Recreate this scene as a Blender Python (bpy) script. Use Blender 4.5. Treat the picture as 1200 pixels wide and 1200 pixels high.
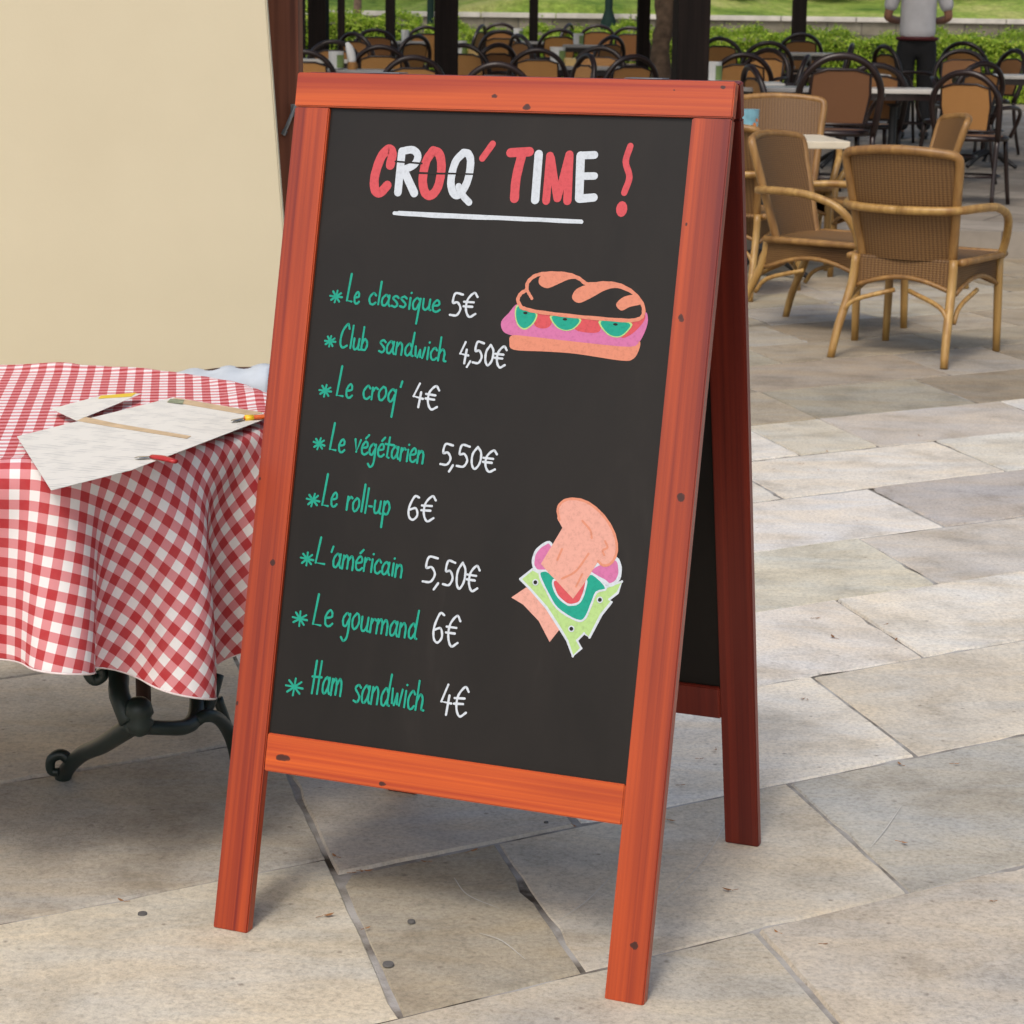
import bpy, bmesh, math, random
import numpy as np
from mathutils import Vector, Matrix
from mathutils.geometry import tessellate_polygon
random.seed(7); np.random.seed(7)
R = math.radians
for o in list(bpy.data.objects): bpy.data.objects.remove(o)
scene = bpy.context.scene
COL = scene.collection

# ------------------------------------------------------------------ camera, sky, sun, exposure
CAM_H, FPX, PITCH, ROLL = 1.3, 2450.0, 0.226649795, R(0.75)      # lens measured in a 1200 px frame
cam = bpy.data.cameras.new('camera'); camo = bpy.data.objects.new('camera', cam); COL.objects.link(camo)
cam.sensor_width = 36; cam.sensor_fit = 'HORIZONTAL'; cam.lens = 36 * FPX / 1200
cam.clip_start = .05; cam.clip_end = 2000
camo.matrix_world = Matrix.Translation((0, 0, CAM_H)) @ Matrix.Rotation(R(90) - PITCH, 4, 'X') @ Matrix.Rotation(ROLL, 4, 'Z')
cam.dof.use_dof = True; cam.dof.focus_distance = 2.9; cam.dof.aperture_fstop = 22
scene.camera = camo
SUN_EL, SUN_AZ = R(52), R(200)          # azimuth measured clockwise from +Y: behind the camera, a little to the left
w = bpy.data.worlds.new('World'); scene.world = w; w.use_nodes = True
nt = w.node_tree; bg = nt.nodes['Background']
sky = nt.nodes.new('ShaderNodeTexSky'); sky.sky_type = 'NISHITA'; sky.sun_disc = False
sky.sun_elevation = SUN_EL; sky.sun_rotation = SUN_AZ; sky.air_density = 1.2; sky.dust_density = 4.0; sky.ozone_density = .6
nt.links.new(sky.outputs[0], bg.inputs[0]); bg.inputs[1].default_value = .15
sl = bpy.data.lights.new('sun', 'SUN'); slo = bpy.data.objects.new('sun', sl); COL.objects.link(slo)
sl.energy = 1.2; sl.angle = R(12); sl.color = (1, .955, .89)
sd = Vector((math.sin(SUN_AZ) * math.cos(SUN_EL), math.cos(SUN_AZ) * math.cos(SUN_EL), math.sin(SUN_EL)))
slo.rotation_euler = sd.to_track_quat('Z', 'Y').to_euler(); slo.location = (-3, -4, 9)
scene.view_settings.view_transform = 'Standard'; scene.view_settings.look = 'None'
scene.view_settings.gamma = 1; scene.view_settings.exposure = 0.14
scene.render.resolution_x = scene.render.resolution_y = 1024

# ------------------------------------------------------------------ measuring helpers
def ray(px, py):
    X, Y = px - 600, py - 600
    c, s = math.cos(ROLL), math.sin(ROLL); X, Y = c * X + s * Y, -s * X + c * Y
    u = -Y / FPX
    return Vector((X / FPX, math.cos(PITCH) + u * math.sin(PITCH), -math.sin(PITCH) + u * math.cos(PITCH)))
def gp(px, py, z=0.0):
    d = ray(px, py); t = (z - CAM_H) / d.z
    return Vector((0, 0, CAM_H)) + d * t
def at(px, py, D):
    d = ray(px, py); return Vector((0, 0, CAM_H)) + d * (D / d.y)
def terr(y):                                   # the terrace floor rises gently away from the pavement
    return .16 + max(0, y - 12.6) * (.38 / 15.4)

# ------------------------------------------------------------------ materials
def lin(c):
    return tuple(((v / 255) / 12.92 if v / 255 <= .04045 else ((v / 255 + .055) / 1.055) ** 2.4) for v in c)
class NT:
    def __init__(s, name):
        s.m = bpy.data.materials.new(name); s.m.use_nodes = True; s.t = s.m.node_tree
        s.b = s.t.nodes['Principled BSDF']
    def n(s, typ, **k):
        x = s.t.nodes.new(typ)
        for a, v in k.items():
            if a.startswith('i_'):
                key = a[2:]; x.inputs[int(key) if key.isdigit() else key].default_value = v
            else: setattr(x, a, v)
        return x
    def l(s, a, b): s.t.links.new(a, b)
    def math(s, op, a, b=None):
        x = s.n('ShaderNodeMath', operation=op)
        for i, v in enumerate((a, b)):
            if v is None: continue
            if isinstance(v, (int, float)): x.inputs[i].default_value = v
            else: s.l(v, x.inputs[i])
        return x.outputs[0]
    def mix(s, fac, a, b, blend='MIX'):
        x = s.n('ShaderNodeMix', data_type='RGBA', blend_type=blend)
        for i, v in ((0, fac), (6, a), (7, b)):
            if hasattr(v, 'is_linked') or hasattr(v, 'links'): s.l(v, x.inputs[i])
            elif isinstance(v, (int, float)): x.inputs[i].default_value = v
            else: x.inputs[i].default_value = (*v[:3], 1)
        return x.outputs[2]
    def ramp(s, fac, stops):
        x = s.n('ShaderNodeValToRGB'); e = x.color_ramp.elements
        while len(e) < len(stops): e.new(.5)
        for q, (p, c) in zip(e, stops): q.position = p; q.color = (*c[:3], 1)
        s.l(fac, x.inputs[0]); return x.outputs[0]
    def coords(s, scale=(1, 1, 1), kind='Object', rot=(0, 0, 0), loc=(0, 0, 0)):
        t = s.n('ShaderNodeTexCoord'); m = s.n('ShaderNodeMapping')
        m.inputs['Scale'].default_value = scale; m.inputs['Rotation'].default_value = rot; m.inputs['Location'].default_value = loc
        s.l(t.outputs[kind], m.inputs['Vector']); return m.outputs[0]
    def noise(s, vec, scale=5, detail=4, rough=.55, dist=0):
        x = s.n('ShaderNodeTexNoise', i_Scale=scale, i_Detail=detail, i_Roughness=rough, i_Distortion=dist)
        s.l(vec, x.inputs['Vector']); return x.outputs['Fac']
    def bump(s, h, strength=.3, dist=.002):
        x = s.n('ShaderNodeBump', i_Strength=strength, i_Distance=dist); s.l(h, x.inputs['Height']); s.l(x.outputs[0], s.b.inputs['Normal'])
    def base(s, v): 
        if hasattr(v, 'links'): s.l(v, s.b.inputs['Base Color'])
        else: s.b.inputs['Base Color'].default_value = (*v[:3], 1)
    def set(s, rough=None, spec=None, metal=None):
        if rough is not None: s.b.inputs['Roughness'].default_value = rough
        if spec is not None: s.b.inputs['Specular IOR Level'].default_value = spec
        if metal is not None: s.b.inputs['Metallic'].default_value = metal
def plain(name, c, rough=.6, var=.25, scale=8, spec=.5, metal=0, bump=0, bscale=60):
    m = NT(name); v = m.coords()
    a = m.noise(v, scale, 5)
    m.base(m.mix(m.ramp(a, [(.3, (0, 0, 0)), (.7, (1, 1, 1))]), tuple(x * (1 - var) for x in c), tuple(min(1, x * (1 + var)) for x in c)))
    m.set(rough, spec, metal)
    if bump: m.bump(m.noise(v, bscale, 3), bump, .004)
    return m.m
def wood(name, axis, c_lo, c_hi, rough=.42, spec=.45, fine=150, knots=(), c_knot=(.035, .007, .004), tilt=0.0):
    m = NT(name)
    def wc(sc):                      # grain runs along the leaning timber
        mp = m.n('ShaderNodeMapping'); mp.inputs['Scale'].default_value = sc; m.l(m.coords(rot=(tilt, 0, 0)), mp.inputs[0]); return mp.outputs[0]
    sc = [fine] * 3; sc[axis] = 1.1
    g = m.noise(wc(tuple(sc)), 1, 5, .55, .15)
    sc2 = [34] * 3; sc2[axis] = .55
    g2 = m.noise(wc(tuple(sc2)), 1, 3, .5, .25)
    f = m.math('ADD', m.math('MULTIPLY', g, .42), m.math('MULTIPLY', g2, .62))
    col = m.ramp(f, [(.36, c_lo), (.66, c_hi)])
    sc3 = [15] * 3; sc3[axis] = 1.6
    big = m.noise(wc(tuple(sc3)), 1, 2)
    col = m.mix(m.ramp(big, [(.3, (.08,) * 3), (.7, (.62,) * 3)]), col, tuple(x * .75 for x in c_lo))
    if knots:
        tc = m.n('ShaderNodeTexCoord')
        wob = m.noise(m.coords(), 90, 2)
        for (kx, ky, kz, kr, el) in knots:
            mp = m.n('ShaderNodeMapping', vector_type='POINT')
            s3 = [1 / kr] * 3; s3[axis] = 1 / (kr * el)
            mp.inputs['Scale'].default_value = s3
            mp.inputs['Location'].default_value = (-kx * s3[0], -ky * s3[1], -kz * s3[2])
            m.l(tc.outputs['Object'], mp.inputs['Vector'])
            ln = m.n('ShaderNodeVectorMath', operation='LENGTH'); m.l(mp.outputs[0], ln.inputs[0])
            dd = m.math('ADD', ln.outputs['Value'], m.math('MULTIPLY', wob, 1.0))
            col = m.mix(m.ramp(dd, [(.8, (.95,) * 3), (1.2, (.72,) * 3), (1.5, (.45,) * 3), (3.0, (0, 0, 0))]), col, c_knot)
    m.base(col); m.set(rough, spec); m.bump(g, .12, .001)
    return m.m

# ------------------------------------------------------------------ object helpers
def tag(o, label=None, cat=None, group=None, kind=None):
    if label: o['label'] = label
    if cat: o['category'] = cat
    if group: o['group'] = group
    if kind: o['kind'] = kind
    return o
def thing(name, loc, rz=0, label=None, cat=None, group=None, scale=1):
    o = bpy.data.objects.new(name, None); o.empty_display_size = .1; COL.objects.link(o)
    o.location = loc; o.rotation_euler = (0, 0, rz); o.scale = (scale,) * 3
    return tag(o, label, cat, group)
def link(name, me, mats, parent=None, smooth=False):
    o = bpy.data.objects.new(name, me); COL.objects.link(o)
    for m in (mats if isinstance(mats, (list, tuple)) else [mats]): me.materials.append(m)
    if parent: o.parent = parent
    if smooth:
        me.polygons.foreach_set('use_smooth', [True] * len(me.polygons))
    return o
def obj(name, bm, mats, parent=None, smooth=False, sharp=None):
    me = bpy.data.meshes.new(name); bm.normal_update(); bm.to_mesh(me); bm.free()
    o = link(name, me, mats, parent, smooth)
    if smooth and sharp is not None: me.set_sharp_from_angle(angle=R(sharp))
    return o
def kids(o): return [c for c in bpy.data.objects if c.parent == o]
def copy_tree(o, parent=None):
    c = o.copy(); COL.objects.link(c)
    if parent: c.parent = parent; c.matrix_parent_inverse = o.matrix_parent_inverse.copy()
    for ch in kids(o): copy_tree(ch, c)
    return c
def spline(pts, n=6, closed=False):
    P = [Vector(p) for p in pts]; N = len(P)
    if N < 3: return P
    out = []
    rng = range(N if closed else N - 1)
    for i in rng:
        if closed: p0, p1, p2, p3 = P[i - 1], P[i], P[(i + 1) % N], P[(i + 2) % N]
        else:
            p1, p2 = P[i], P[i + 1]
            p0 = P[i - 1] if i else p1 * 2 - p2
            p3 = P[i + 2] if i + 2 < N else p2 * 2 - p1
        for k in range(n):
            t = k / n
            out.append(.5 * ((2 * p1) + (p2 - p0) * t + (2 * p0 - 5 * p1 + 4 * p2 - p3) * t * t + (3 * p1 - p0 - 3 * p2 + p3) * t ** 3))
    if not closed: out.append(P[-1])
    return out
def tube(bm, pts, r, seg=8, closed=False, smooth_n=0, flat=None):
    """swept round bar; r a number or a list per point; flat = (sx, sy) squashes the section"""
    rr = r if isinstance(r, (list, tuple)) else [r] * len(pts)
    if smooth_n:
        q = [(*p, x) for p, x in zip([tuple(p) for p in pts], rr)]
        q = spline([Vector(x) for x in q], smooth_n, closed)
        pts = [Vector(x[:3]) for x in q]; rr = [x[3] for x in q]
    P = [Vector(p) for p in pts]; N = len(P); rings = []
    T0 = (P[1] - P[0]).normalized()
    ref = Vector((0, 0, 1)) if abs(T0.z) < .9 else Vector((1, 0, 0))
    nrm = T0.cross(ref).normalized()
    for i in range(N):
        if closed: T = (P[(i + 1) % N] - P[i - 1]).normalized()
        else: T = (P[min(i + 1, N - 1)] - P[max(i - 1, 0)]).normalized()
        nrm = (nrm - T * nrm.dot(T)).normalized(); b = T.cross(nrm)
        fx, fy = flat if flat else (1, 1)
        rings.append([bm.verts.new(P[i] + (nrm * math.cos(2 * math.pi * k / seg) * fx + b * math.sin(2 * math.pi * k / seg) * fy) * rr[i]) for k in range(seg)])
    for i in range(N if closed else N - 1):
        A, B = rings[i], rings[(i + 1) % N]
        for k in range(seg):
            bm.faces.new((A[k], A[(k + 1) % seg], B[(k + 1) % seg], B[k]))
    if not closed:
        bm.faces.new(rings[0][::-1]); bm.faces.new(rings[-1])
def box(bm, lo, hi, bev=0):
    x0, y0, z0 = lo; x1, y1, z1 = hi
    v = [bm.verts.new(p) for p in ((x0, y0, z0), (x1, y0, z0), (x1, y1, z0), (x0, y1, z0), (x0, y0, z1), (x1, y0, z1), (x1, y1, z1), (x0, y1, z1))]
    f = [bm.faces.new([v[i] for i in q]) for q in ((3, 2, 1, 0), (4, 5, 6, 7), (0, 1, 5, 4), (1, 2, 6, 5), (2, 3, 7, 6), (3, 0, 4, 7))]
    if bev: bmesh.ops.bevel(bm, geom=list({e for x in f for e in x.edges}), offset=bev, segments=2, affect='EDGES', profile=.6)
def lathe(bm, prof, seg=20, c=(0, 0, 0)):
    rings = []
    for r, z in prof:
        rings.append([bm.verts.new((c[0] + r * math.cos(2 * math.pi * k / seg), c[1] + r * math.sin(2 * math.pi * k / seg), c[2] + z)) for k in range(seg)])
    for A, B in zip(rings, rings[1:]):
        for k in range(seg): bm.faces.new((A[k], A[(k + 1) % seg], B[(k + 1) % seg], B[k]))
    bm.faces.new(rings[0][::-1]); bm.faces.new(rings[-1])
def np_mesh(name, verts, faces, n):
    me = bpy.data.meshes.new(name); verts = np.asarray(verts, np.float32); faces = np.asarray(faces, np.int32)
    me.vertices.add(len(verts)); me.vertices.foreach_set('co', verts.ravel())
    me.loops.add(faces.size); me.loops.foreach_set('vertex_index', faces.ravel())
    me.polygons.add(len(faces)); me.polygons.foreach_set('loop_start', np.arange(0, faces.size, n, dtype=np.int32))
    me.polygons.foreach_set('loop_total', np.full(len(faces), n, np.int32))
    me.update(calc_edges=True); return me

# ================================================================== SETTING
U = Vector((math.cos(R(30)), math.sin(R(30)))); V = Vector((math.cos(R(105)), math.sin(R(105))))
def uv2w(a, b): p = U * a + V * b; return p.x, p.y

# ---- ground sheet and the bedding between the slabs
m = NT('mortar'); v = m.coords()
m.base(m.ramp(m.noise(v, 9, 6), [(.36, (.06, .05, .038)), (.43, (.20, .18, .155)), (.55, (.36, .345, .32)), (.72, (.46, .45, .43))])); m.set(.95, .2); m.bump(m.noise(v, 140, 3), .5, .004)
M_mortar = m.m
bm = bmesh.new(); q = 900
bm.faces.new([bm.verts.new(p) for p in ((-q, -q, -.0034), (q, -q, -.0034), (q, q, -.0034), (-q, q, -.0034))])
tag(obj('ground', bm, M_mortar), kind='structure')

# ---- stone slabs
m = NT('paving_stone'); at_ = m.n('ShaderNodeVertexColor', layer_name='slab')
v = m.coords()
sep = m.n('ShaderNodeSeparateColor'); m.l(at_.outputs['Color'], sep.inputs[0])
v2 = m.n('ShaderNodeVectorMath', operation='ADD'); cmb = m.n('ShaderNodeCombineXYZ')
m.l(m.math('MULTIPLY', at_.outputs['Alpha'], 37), cmb.inputs[2]); m.l(v, v2.inputs[0]); m.l(cmb.outputs[0], v2.inputs[1]); vv = v2.outputs[0]
base = at_.outputs['Color']
str_v = m.n('ShaderNodeMapping'); str_v.inputs['Rotation'].default_value = (0, 0, R(-30)); str_v.inputs['Scale'].default_value = (1.0, 3.4, 1); m.l(vv, str_v.inputs[0])
band = m.noise(str_v.outputs[0], 2.4, 6, .62, .7)
base = m.mix(m.ramp(band, [(.36, (0, 0, 0)), (.62, (.75,) * 3)]), base, m.mix(1, base, (1.07, .97, .82), 'MULTIPLY'))
cloud = m.noise(vv, 4.5, 8, .68, .3)
base = m.mix(1, base, m.ramp(cloud, [(.28, (.66, .645, .62)), (.5, (.97,) * 3), (.72, (1.15, 1.14, 1.11))]), 'MULTIPLY')
grain = m.noise(vv, 120, 5, .75)
base = m.mix(1, base, m.ramp(grain, [(.28, (.66,) * 3), (.5, (1,) * 3), (.7, (1.2,) * 3)]), 'MULTIPLY')
spot = m.n('ShaderNodeTexVoronoi', feature='F1', i_Scale=16); m.l(vv, spot.inputs['Vector'])
base = m.mix(m.ramp(spot.outputs['Distance'], [(.03, (.55,) * 3), (.09, (0, 0, 0))]), base, (.13, .10, .075))
m.base(base); m.set(.82, .3)
hgt = m.math('ADD', m.math('MULTIPLY', m.noise(vv, 7, 6, .6), 1.0), m.math('MULTIPLY', grain, .22))
m.bump(hgt, .8, .008)
M_stone = m.m
TAN, GREY, COOL, PALE, WARM, DARK = [tuple(v_ * 1.08 for v_ in c_) for c_ in ((.50, .468, .42), (.42, .398, .362), (.41, .40, .388), (.60, .575, .525), (.51, .47, .405), (.34, .315, .265))]
STAIN_SHADE, STAIN_SHADE_D = (.35, .305, .24), (.29, .248, .19)  # far slab browns, stain and shade both put into the colour
slabs = []          # (a0, a1, b0, b1, colour)
def rows_right():
    bs = [-.6, -.05, .4, .9, 1.4, 1.9, 2.4, 2.9, 3.4, 3.87, 4.35, 4.85, 5.35, 5.85, 6.4, 6.95, 7.4, 7.9, 8.45, 8.9, 9.4, 9.95, 10.5, 11, 11.5, 12, 12.5, 13, 13.5]
    fixed = {2.4: [(.555, .845, DARK), (.845, 1.44, TAN), (1.44, 2.2, COOL)], 1.9: [(.14, 1.145, GREY), (1.145, 1.9, TAN)],
             2.9: [(.555, 1.0, GREY), (1.0, 1.74, PALE), (1.74, 2.5, WARM)], 3.4: [(.555, 1.3, PALE), (1.3, 2.04, PALE), (2.04, 2.9, PALE)],
             3.87: [(.9, 2.36, PALE), (2.36, 3.1, TAN)], 4.35: [(1.4, 2.66, PALE), (2.66, 3.3, GREY)], 4.85: [(1.5, 2.35, PALE), (2.35, 3.2, PALE)],
             5.35: [(1.9, 2.65, PALE), (2.65, 2.97, TAN), (2.97, 3.8, TAN)], 5.85: [(2.0, 2.97, STAIN_SHADE), (2.97, 3.7, DARK)], 6.4: [(2.2, 2.97, STAIN_SHADE_D), (2.97, 3.9, STAIN_SHADE)]}
    for b0, b1 in zip(bs, bs[1:]):
        k = fixed.get(b0, [])
        lo = k[0][0] if k else .555 if 2.4 < b0 < 4 else random.uniform(.2, .5) + b0 * .15
        if b0 >= 2.4 and lo > .555 and b0 < 7.9:
            a = .555
            while a < lo - .01:
                n_ = min(lo, a + random.uniform(.5, .95))
                if lo - n_ < .25: n_ = lo
                slabs.append((a, n_, b0, b1, random.choice((PALE, TAN, GREY)))); a = n_
        elif not (b0 >= 2.4 and b0 < 7.9):
            a = lo
            while a > -4:
                n_ = a - random.uniform(.45, .95); slabs.append((n_, a, b0, b1, random.choice((TAN, TAN, GREY, PALE)))); a = n_
        for s_ in k: slabs.append((s_[0], s_[1], b0, b1, s_[2]))
        a = k[-1][1] if k else lo
        if not k and 2.4 <= b0 < 7.9: a = .555
        while a < 11:
            n_ = a + random.uniform(.45, .95)
            slabs.append((a, n_, b0, b1, random.choice((TAN, PALE, PALE, WARM, GREY) if b0 < 5.8 else (STAIN_SHADE, STAIN_SHADE_D, DARK, STAIN_SHADE)))); a = n_
def rows_left():
    bs = [2.4, 2.97, 3.565, 4.18, 4.8, 5.35, 5.9, 6.5, 7.05, 7.9]
    for i, (b0, b1) in enumerate(zip(bs, bs[1:])):
        a = .555
        while a > -4:
            n_ = a - (1.05 if a > .5 and i < 2 else random.uniform(.5, 1.0))
            slabs.append((n_, a, b0, b1, TAN if i == 0 and a > .5 else random.choice((TAN, PALE, TAN, GREY)))); a = n_
rows_right(); rows_left()
verts, faces, cols = [], [], []
rng = random.Random(3)
for a0, a1, b0, b1, c in slabs:
    wx, wy = uv2w((a0 + a1) / 2, (b0 + b1) / 2)
    if not (-3.2 < wx < 6.5 and .9 < wy < 13.2): continue
    g = rng.uniform(.0022, .0042); tl = [rng.uniform(-.0015, .0015) for _ in range(4)]
    def edge(pa, pb, n):
        out = []
        for k in range(n):
            t = k / n; out.append((pa[0] + (pb[0] - pa[0]) * t, pa[1] + (pb[1] - pa[1]) * t))
        return out
    n1 = max(3, int((a1 - a0) / .05)); n2 = max(3, int((b1 - b0) / .05))
    ring = edge((a0, b0), (a1, b0), n1) + edge((a1, b0), (a1, b1), n2) + edge((a1, b1), (a0, b1), n1) + edge((a0, b1), (a0, b0), n2)
    ca, cb = (a0 + a1) / 2, (b0 + b1) / 2
    R1, R2 = [], []
    for (a, b) in ring:
        j = rng.uniform(-.0008, .0022) + (rng.uniform(.001, .009) if rng.random() < .10 else 0)
        ha, hb = (a1 - a0) / 2, (b1 - b0) / 2
        for lst, ins, z in ((R1, g + j, -.0045), (R2, g + j + .0035, 0)):
            aa = ca + max(-ha + ins, min(ha - ins, a - ca)); bb = cb + max(-hb + ins, min(hb - ins, b - cb))
            x, y = uv2w(aa, bb)
            zz = z + (tl[0] * (a - ca) / ha + tl[1] * (b - cb) / hb + tl[2] if z == 0 else 0)
            lst.append((x, y, zz))
    i0 = len(verts); n = len(ring); verts += R1 + R2
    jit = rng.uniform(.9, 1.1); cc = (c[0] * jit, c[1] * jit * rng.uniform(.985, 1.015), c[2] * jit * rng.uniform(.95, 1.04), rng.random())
    for k in range(n):
        k2 = (k + 1) % n; faces.append((i0 + k, i0 + k2, i0 + n + k2, i0 + n + k)); cols.append(cc)
    faces.append(tuple(i0 + n + k for k in range(n))); cols.append(cc)
me = bpy.data.meshes.new('pavement'); me.from_pydata(verts, [], faces)
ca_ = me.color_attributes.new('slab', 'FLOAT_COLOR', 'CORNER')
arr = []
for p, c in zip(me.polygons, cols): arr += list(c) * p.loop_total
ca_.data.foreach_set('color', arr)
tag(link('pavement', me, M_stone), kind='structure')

# scratches, gum and leaf litter lying on the slabs
def ribbon3(bm, pts, wd, z):
    P = spline([Vector((p.x, p.y, z)) for p in pts], 6)
    L_, R_ = [], []
    for i, p in enumerate(P):
        T = (P[min(i + 1, len(P) - 1)] - P[max(i - 1, 0)]).normalized(); N = Vector((-T.y, T.x, 0))
        ww = wd * (.25 + .75 * math.sin(math.pi * (i + .5) / len(P)))
        L_.append(bm.verts.new(p + N * ww)); R_.append(bm.verts.new(p - N * ww))
    for i in range(len(P) - 1): bm.faces.new((R_[i], R_[i + 1], L_[i + 1], L_[i]))
bm = bmesh.new()
for i, pl in enumerate([[(532, 1030), (548, 1050), (585, 1066)], [(562, 1095), (588, 1104), (616, 1126)],
        [(855, 950), (840, 985), (815, 1020), (775, 1062)], [(724, 1020), (690, 1055), (655, 1080)], [(1056, 946), (1036, 975), (1020, 994)]]):
    ribbon3(bm, [gp(*p) for p in pl], .0009, .0022)
tag(obj('paving_scratches', bm, plain('scratch', (.56, .54, .49), .9, .1)), 'thin pale scratches worn into the stone slabs around the menu board', 'scratches', kind='stuff')
bm = bmesh.new()
for (px, py, r) in ((455, 1131, .0085), (167, 1072, .0075), (482, 1081, .006), (640, 965, .004)):
    p = gp(px, py); lathe(bm, [(r, .0), (r * .9, .0028), (r * .3, .0032)], 14, (p.x, p.y, .0006))
tag(obj('gum_spots', bm, plain('old_gum', (.11, .105, .10), .9, .2)), 'flattened dark gum spots stuck on the stone slabs', 'gum', kind='stuff')
bm = bmesh.new(); rl = random.Random(5)
pts = [(800, 922), (838, 881), (822, 891), (958, 726), (976, 748), (1050, 751), (1039, 733), (940, 821), (946, 822), (1054, 897), (852, 1045), (497, 1012), (555, 999), (385, 1075), (1060, 990), (960, 552), (905, 551), (870, 560), (415, 1025), (424, 1024), (432, 1023), (392, 1005), (674, 971), (1005, 612)]
pts += [(rl.uniform(140, 1180), rl.uniform(430, 1150)) for _ in range(16)]
for i, (px, py) in enumerate(pts):
    p = gp(px, py); s_ = rl.uniform(.004, .0085); a = rl.uniform(0, 6.3)
    vs = []
    for (x, y, z) in ((-1, 0, .3), (-.3, .45, .1), (.5, .4, .5), (1.1, 0, .9), (.4, -.45, .4), (-.4, -.4, .15)):
        vs.append(bm.verts.new((p.x + s_ * (x * math.cos(a) - y * math.sin(a)), p.y + s_ * (x * math.sin(a) + y * math.cos(a)), .003 + s_ * z * .6)))
    bm.faces.new(vs)
    tube(bm, [(p.x - s_ * math.cos(a), p.y - s_ * math.sin(a), .003), (p.x - s_ * 2.4 * math.cos(a + .3), p.y - s_ * 2.4 * math.sin(a + .3), .0035)], .0005, 4)
tag(obj('leaf_litter', bm, plain('dead_leaf', (.30, .14, .05), .8, .4, 30)), 'tiny dry brown leaf scraps scattered over the paving', 'leaf litter', kind='stuff')

# ---- terrace floor
m = NT('terrace_stone'); v = m.coords((1, 1, 1), rot=(0, 0, R(28)))
br = m.n('ShaderNodeTexBrick', i_Scale=1.0); br.inputs['Mortar Size'].default_value = .008; br.inputs['Brick Width'].default_value = .8; br.inputs['Row Height'].default_value = .5
br.inputs['Color1'].default_value = (.24, .205, .165, 1); br.inputs['Color2'].default_value = (.31, .275, .23, 1); br.inputs['Mortar'].default_value = (.13, .11, .09, 1); m.l(v, br.inputs[0])
m.base(m.mix(1, br.outputs[0], m.ramp(m.noise(m.coords(), 5, 6), [(.3, (.75,) * 3), (.7, (1.1,) * 3)]), 'MULTIPLY')); m.set(.8, .3); M_terr = m.m
bm = bmesh.new()
y0, y1 = 12.6, 27.0
vs = [bm.verts.new(p) for p in ((-14, y0, -.02), (16, y0, -.02), (16, y1, -.02), (-14, y1, -.02), (-14, y0, terr(y0)), (16, y0, terr(y0)), (16, y1, terr(y1)), (-14, y1, terr(y1)))]
for q in ((4, 5, 6, 7), (0, 1, 5, 4), (1, 2, 6, 5), (2, 3, 7, 6), (3, 0, 4, 7)): bm.faces.new([vs[i] for i in q])
tag(obj('terrace_floor', bm, M_terr), kind='structure')

# ---- park beyond: lawn bank
m = NT('grass'); v = m.coords()
c = m.ramp(m.noise(v, .55, 7, .72), [(.36, (.09, .17, .022)), (.5, (.26, .36, .06)), (.64, (.46, .47, .15))])
m.base(m.mix(1, c, m.ramp(m.noise(v, 9, 5, .7), [(.3, (.6,) * 3), (.7, (1.25,) * 3)]), 'MULTIPLY')); m.set(.9, .2); m.bump(m.noise(v, 25, 4), .8, .08); M_grass = m.m
bm = bmesh.new(); nx, ny = 60, 40; grid = []
for j in range(ny + 1):
    row = []
    for i in range(nx + 1):
        x = -70 + 140 * i / nx; y = 34.9 + 75 * (j / ny) ** 1.5
        z = 1.45 + (y - 34.9) * .16 - .0009 * (y - 34.9) ** 2 + .18 * math.sin(x * .4 + y * .21) + .12 * math.sin(x * .9 - y * .5)
        if j == 0: z = 1.42
        row.append(bm.verts.new((x, y, z)))
    grid.append(row)
for j in range(ny):
    for i in range(nx): bm.faces.new((grid[j][i], grid[j][i + 1], grid[j + 1][i + 1], grid[j + 1][i]))
tag(obj('lawn_bank', bm, M_grass, smooth=True), kind='structure')
# path strip between hedge and wall
bm = bmesh.new()
bm.faces.new([bm.verts.new(p) for p in ((-70, 27.0, .42), (70, 27.0, .42), (70, 34.6, .5), (-70, 34.6, .5))])
bm.faces.new([bm.verts.new(p) for p in ((-70, 27.0, -.05), (70, 27.0, -.05), (70, 27.0, .42), (-70, 27.0, .42))])
tag(obj('park_path', bm, plain('gravel_path', (.42, .40, .36), .9, .2, 3)), kind='structure')
# stone garden wall
m = NT('garden_wall_stone'); v = m.coords((1, 1, 1), rot=(R(90), 0, 0))
br = m.n('ShaderNodeTexBrick', i_Scale=1.0); br.inputs['Mortar Size'].default_value = .012; br.inputs['Brick Width'].default_value = .55; br.inputs['Row Height'].default_value = .22
br.inputs['Color1'].default_value = (.15, .135, .10, 1); br.inputs['Color2'].default_value = (.24, .215, .165, 1); br.inputs['Mortar'].default_value = (.12, .11, .09, 1); m.l(v, br.inputs[0])
m.base(m.mix(1, br.outputs[0], m.ramp(m.noise(m.coords(), 2.5, 6), [(.3, (.6, .6, .55)), (.7, (1.15,) * 3)]), 'MULTIPLY')); m.set(.9, .2); M_gwall = m.m
t = thing('garden_wall', (0, 34.6, .4), 0, 'low mossy stone wall with a pale coping running behind the hedge', 'wall')
bm = bmesh.new(); box(bm, (-45, -.2, -.5), (45, .2, 1.09)); obj('wall_face', bm, M_gwall, t)
bm = bmesh.new()
x = -45
while x < 45:
    box(bm, (x + .006, -.26, 1.09), (x + 1.19, .3, 1.17), .012); x += 1.2
obj('coping', bm, plain('coping_stone', (.50, .47, .41), .9, .2, 4), t)

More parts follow.
